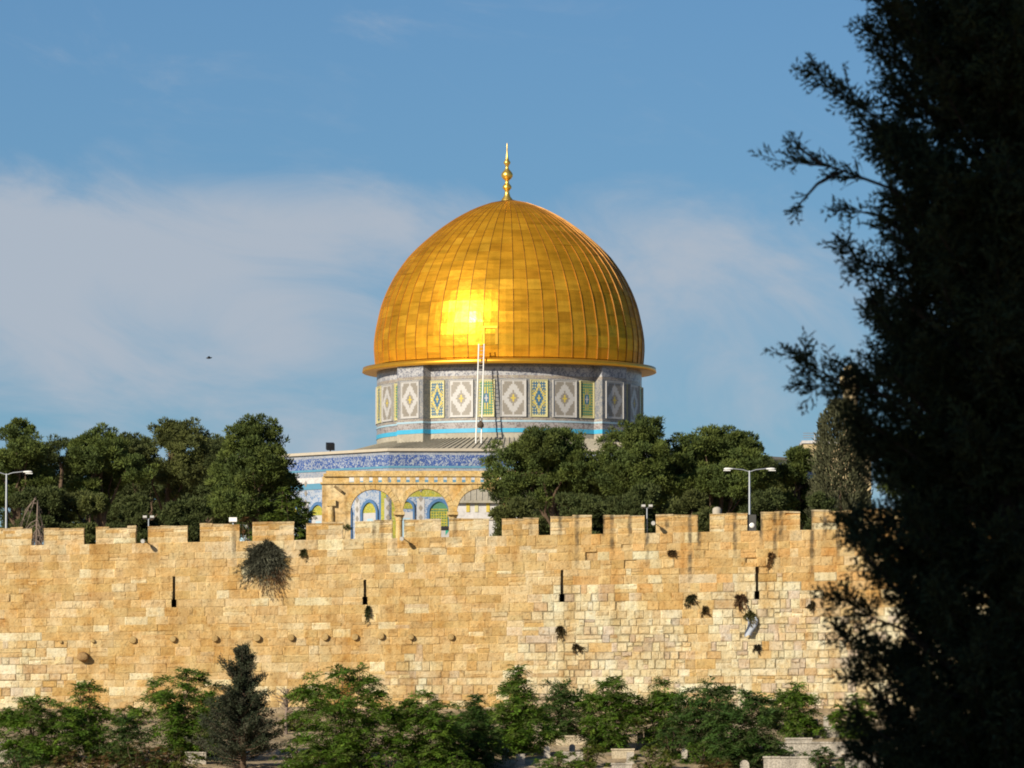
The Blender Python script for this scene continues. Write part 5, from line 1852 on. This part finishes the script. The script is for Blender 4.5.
# ------------------------------------------------------------------ bird
c = at(209, 358, 420)
bd = empty('bird', c, 'tiny dark bird gliding in the sky left of the dome', 'bird')
s = MB()
s.tube([c + Vector((-.17, .02, 0)), c + Vector((-.12, .01, 0)), c, c + Vector((.10, 0, .01)), c + Vector((.15, 0, .02)), c + Vector((.20, 0, .01))], [.015, .04, .055, .04, .03, .005], 8)
s.build('body', M['black_metal'], bd)
for sg in (-1, 1):
    s = MB()
    pts = [c + Vector((.06, 0, .03)), c + Vector((.05, sg * .2, .10)), c + Vector((-.04, sg * .38, .07)), c + Vector((-.06, sg * .2, .08)), c + Vector((-.08, 0, .03))]
    s.face(pts); s.face([p_ - Vector((0, 0, .015)) for p_ in pts][::-1])
    s.build('wing', M['black_metal'], bd)

# ------------------------------------------------------------------ the near cypress, in the shade of cypresses added out of view
random.seed(71)
rng = np.random.default_rng(71)
YN = 42.0
tb0 = at(1010, 900, YN)
NX, NZ = tb0.x, -2.1
ncy = empty('tall_cypress', (NX, YN, NZ), 'tall dark cypress in deep shade filling the right edge, close by', 'tree', 'cypresses close to the viewer')
HT = 13.0
s = MB()
s.tube([(NX, YN, NZ), (NX + .05, YN, NZ + 4), (NX, YN + .05, NZ + 8), (NX, YN, NZ + HT)], [.20, .16, .10, .015], 10)
s.build('trunk', M['dark_bark'], ncy)


def near_r(z):
    return float(np.interp(z - NZ, [0, .8, 2.2, 3.6, 5.2, 6.1, 7.0, 9.5, 12, 13], [.35, .82, .92, .95, .94, .91, .82, .66, .36, .08]))


NQ, NK = [], []
nb_ = MB()
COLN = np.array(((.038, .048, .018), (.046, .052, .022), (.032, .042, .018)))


def spray(p, d, L, k):
    """a flat feathery spray: a twig with forked side twigs of scale leaves"""
    d = np.array(d) / np.linalg.norm(d)
    nrm = unit(rng.normal(size=3))
    sd_ = np.cross(d, nrm); sd_ /= np.linalg.norm(sd_)
    cl_ = COLN[k % 3]
    n_ = max(4, int(L / .022))
    ts = np.linspace(.08, 1, n_)
    sg = np.where(np.arange(n_) % 2 == 0, 1, -1)[:, None]
    pos = p + d * (L * ts)[:, None]
    ln = L * .42 * (1.05 - ts) + .022
    sdirs = unit(d * .85 + sd_ * sg * .8 + rng.normal(0, .18, (n_, 3)))
    NQ.append(leaf_quads(pos, sdirs, ln, .014 + .007 * rng.random(n_)))
    NK.append(cl_ * rng.uniform(.7, 1.3, (n_, 1)))
    p2 = np.repeat(pos, 3, 0) + np.repeat(sdirs * ln[:, None], 3, 0) * rng.uniform(.3, 1.0, (3 * n_, 1))
    d2 = unit(np.repeat(sdirs, 3, 0) + rng.normal(0, .5, (3 * n_, 3)))
    NQ.append(leaf_quads(p2, d2, rng.uniform(.022, .046, 3 * n_), .0115))
    NK.append(cl_ * rng.uniform(.7, 1.3, (3 * n_, 1)))
    NQ.append(leaf_quads(np.array([p]), np.array([d]), L * 1.05, .010))
    NK.append(cl_[None] * .8)


def branch(p0, p1, n_sp, sl, sag=.1, start=.3, side=.9, thin=1.0):
    p0, p1 = Vector(p0), Vector(p1)
    L = (p1 - p0).length
    mid = p0.lerp(p1, .5) + Vector((0, 0, -sag * L))
    nb_.tube([p0, p0.lerp(mid, .6), mid, mid.lerp(p1, .6), p1], [q_ * thin for q_ in (.012 + .012 * L, .010 + .009 * L, .008 + .006 * L, .006 + .003 * L, .004)], 5, cap=False)
    dd = np.array((p1 - p0).normalized())
    for k in range(n_sp):
        f_ = start + (1 - start) * random.random() ** .8
        q = (p0 * (1 - f_) ** 2 + mid * 2 * f_ * (1 - f_) + p1 * f_ ** 2) if False else (p0.lerp(mid, f_ * 2) if f_ < .5 else mid.lerp(p1, f_ * 2 - 1))
        dr = unit(dd + rng.normal(0, 1, 3) * side * .7)
        spray(np.array(q), dr, sl * random.uniform(.6, 1.2) * (1.15 - .5 * f_), k)


for k in range(900):
    z = NZ + .7 + (HT - 1.2) * ((k + random.random()) / 900) ** 1.25
    a = random.uniform(0, 2 * math.pi)
    if math.sin(a * 3 + z * 3.1) + math.sin(a * 5 - z * 4.7) + math.sin(z * 6.3) > .95:
        continue
    r_ = near_r(z) * random.uniform(.68, 1.03)
    up = random.uniform(.35, 1.0) * r_
    p0 = (NX, YN, z - up * .6)
    p1 = (NX + r_ * math.cos(a), YN + r_ * math.sin(a), z + up * .4)
    branch(p0, p1, int(30 + 22 * r_), .26, .08, .15)
# single branches that stick out of the crown to the left
for (x0, y0, x1, y1, dy, n_, sl, sg, st) in ((900, 130, 816, 72, -.1, 30, .22, .05, .15), (890, 188, 774, 160, -.2, 12, .26, -.06, .15), (880, 215, 838, 208, .0, 8, .15, .0, .3), (900, 400, 792, 356, -.3, 34, .24, .05, .15),
                                             (900, 380, 800, 385, .2, 20, .2, .05, .2), (905, 630, 838, 596, -.3, 26, .24, .05, .1), (900, 690, 838, 628, .1, 24, .22, .05, .1), (930, 60, 872, -10, .0, 24, .24, .05, .1),
                                             (930, 110, 875, 30, .1, 24, .24, .05, .1), (905, 460, 846, 415, -.1, 26, .22, .05, .1), (905, 300, 846, 250, .2, 22, .2, .05, .1), (905, 560, 852, 520, .1, 18, .2, .05, .1)):
    p0 = at(x0, y0, YN + dy * .3)
    p1 = at(x1, y1, YN + dy)
    nb_.tube([(NX, YN, p0.z - .5), p0], [.03, .022], 5, cap=False)
    branch(p0, p1, n_, sl, sg, st, .75 if n_ > 12 else .45, .55)
# thin drooping side twigs on the bare branch
q0 = at(838, 172, YN - .15)
branch(q0, at(796, 208, YN - .25), 5, .12, -.1, .5, .4)
branch(at(822, 164, YN - .18), at(796, 146, YN - .2), 4, .12, 0, .5, .4)
nb_.build('branches', M['dark_bark'], ncy)
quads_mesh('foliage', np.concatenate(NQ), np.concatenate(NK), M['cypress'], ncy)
# unseen copies of it, added out of the picture to keep the sun off it
sdir2 = Vector((-math.sin(SUN_AZ), -math.cos(SUN_AZ), 0))
tdir2 = Vector((math.cos(SUN_AZ), -math.sin(SUN_AZ), 0))
k = 0
for dist, rowoff in ((22, 0), (26, 1), (30, 0)):
    for j in range(-2, 3):
        q = Vector((NX, YN, 0)) + sdir2 * dist + tdir2 * ((j + rowoff * .5) * 1.75)
        o = dup(ncy, (q.x, q.y, NZ), (1.9, 1.9, 1.6), k * 1.3)
        o['label'] = 'unseen cypress copy added outside the frame to cast shade'
        k += 1
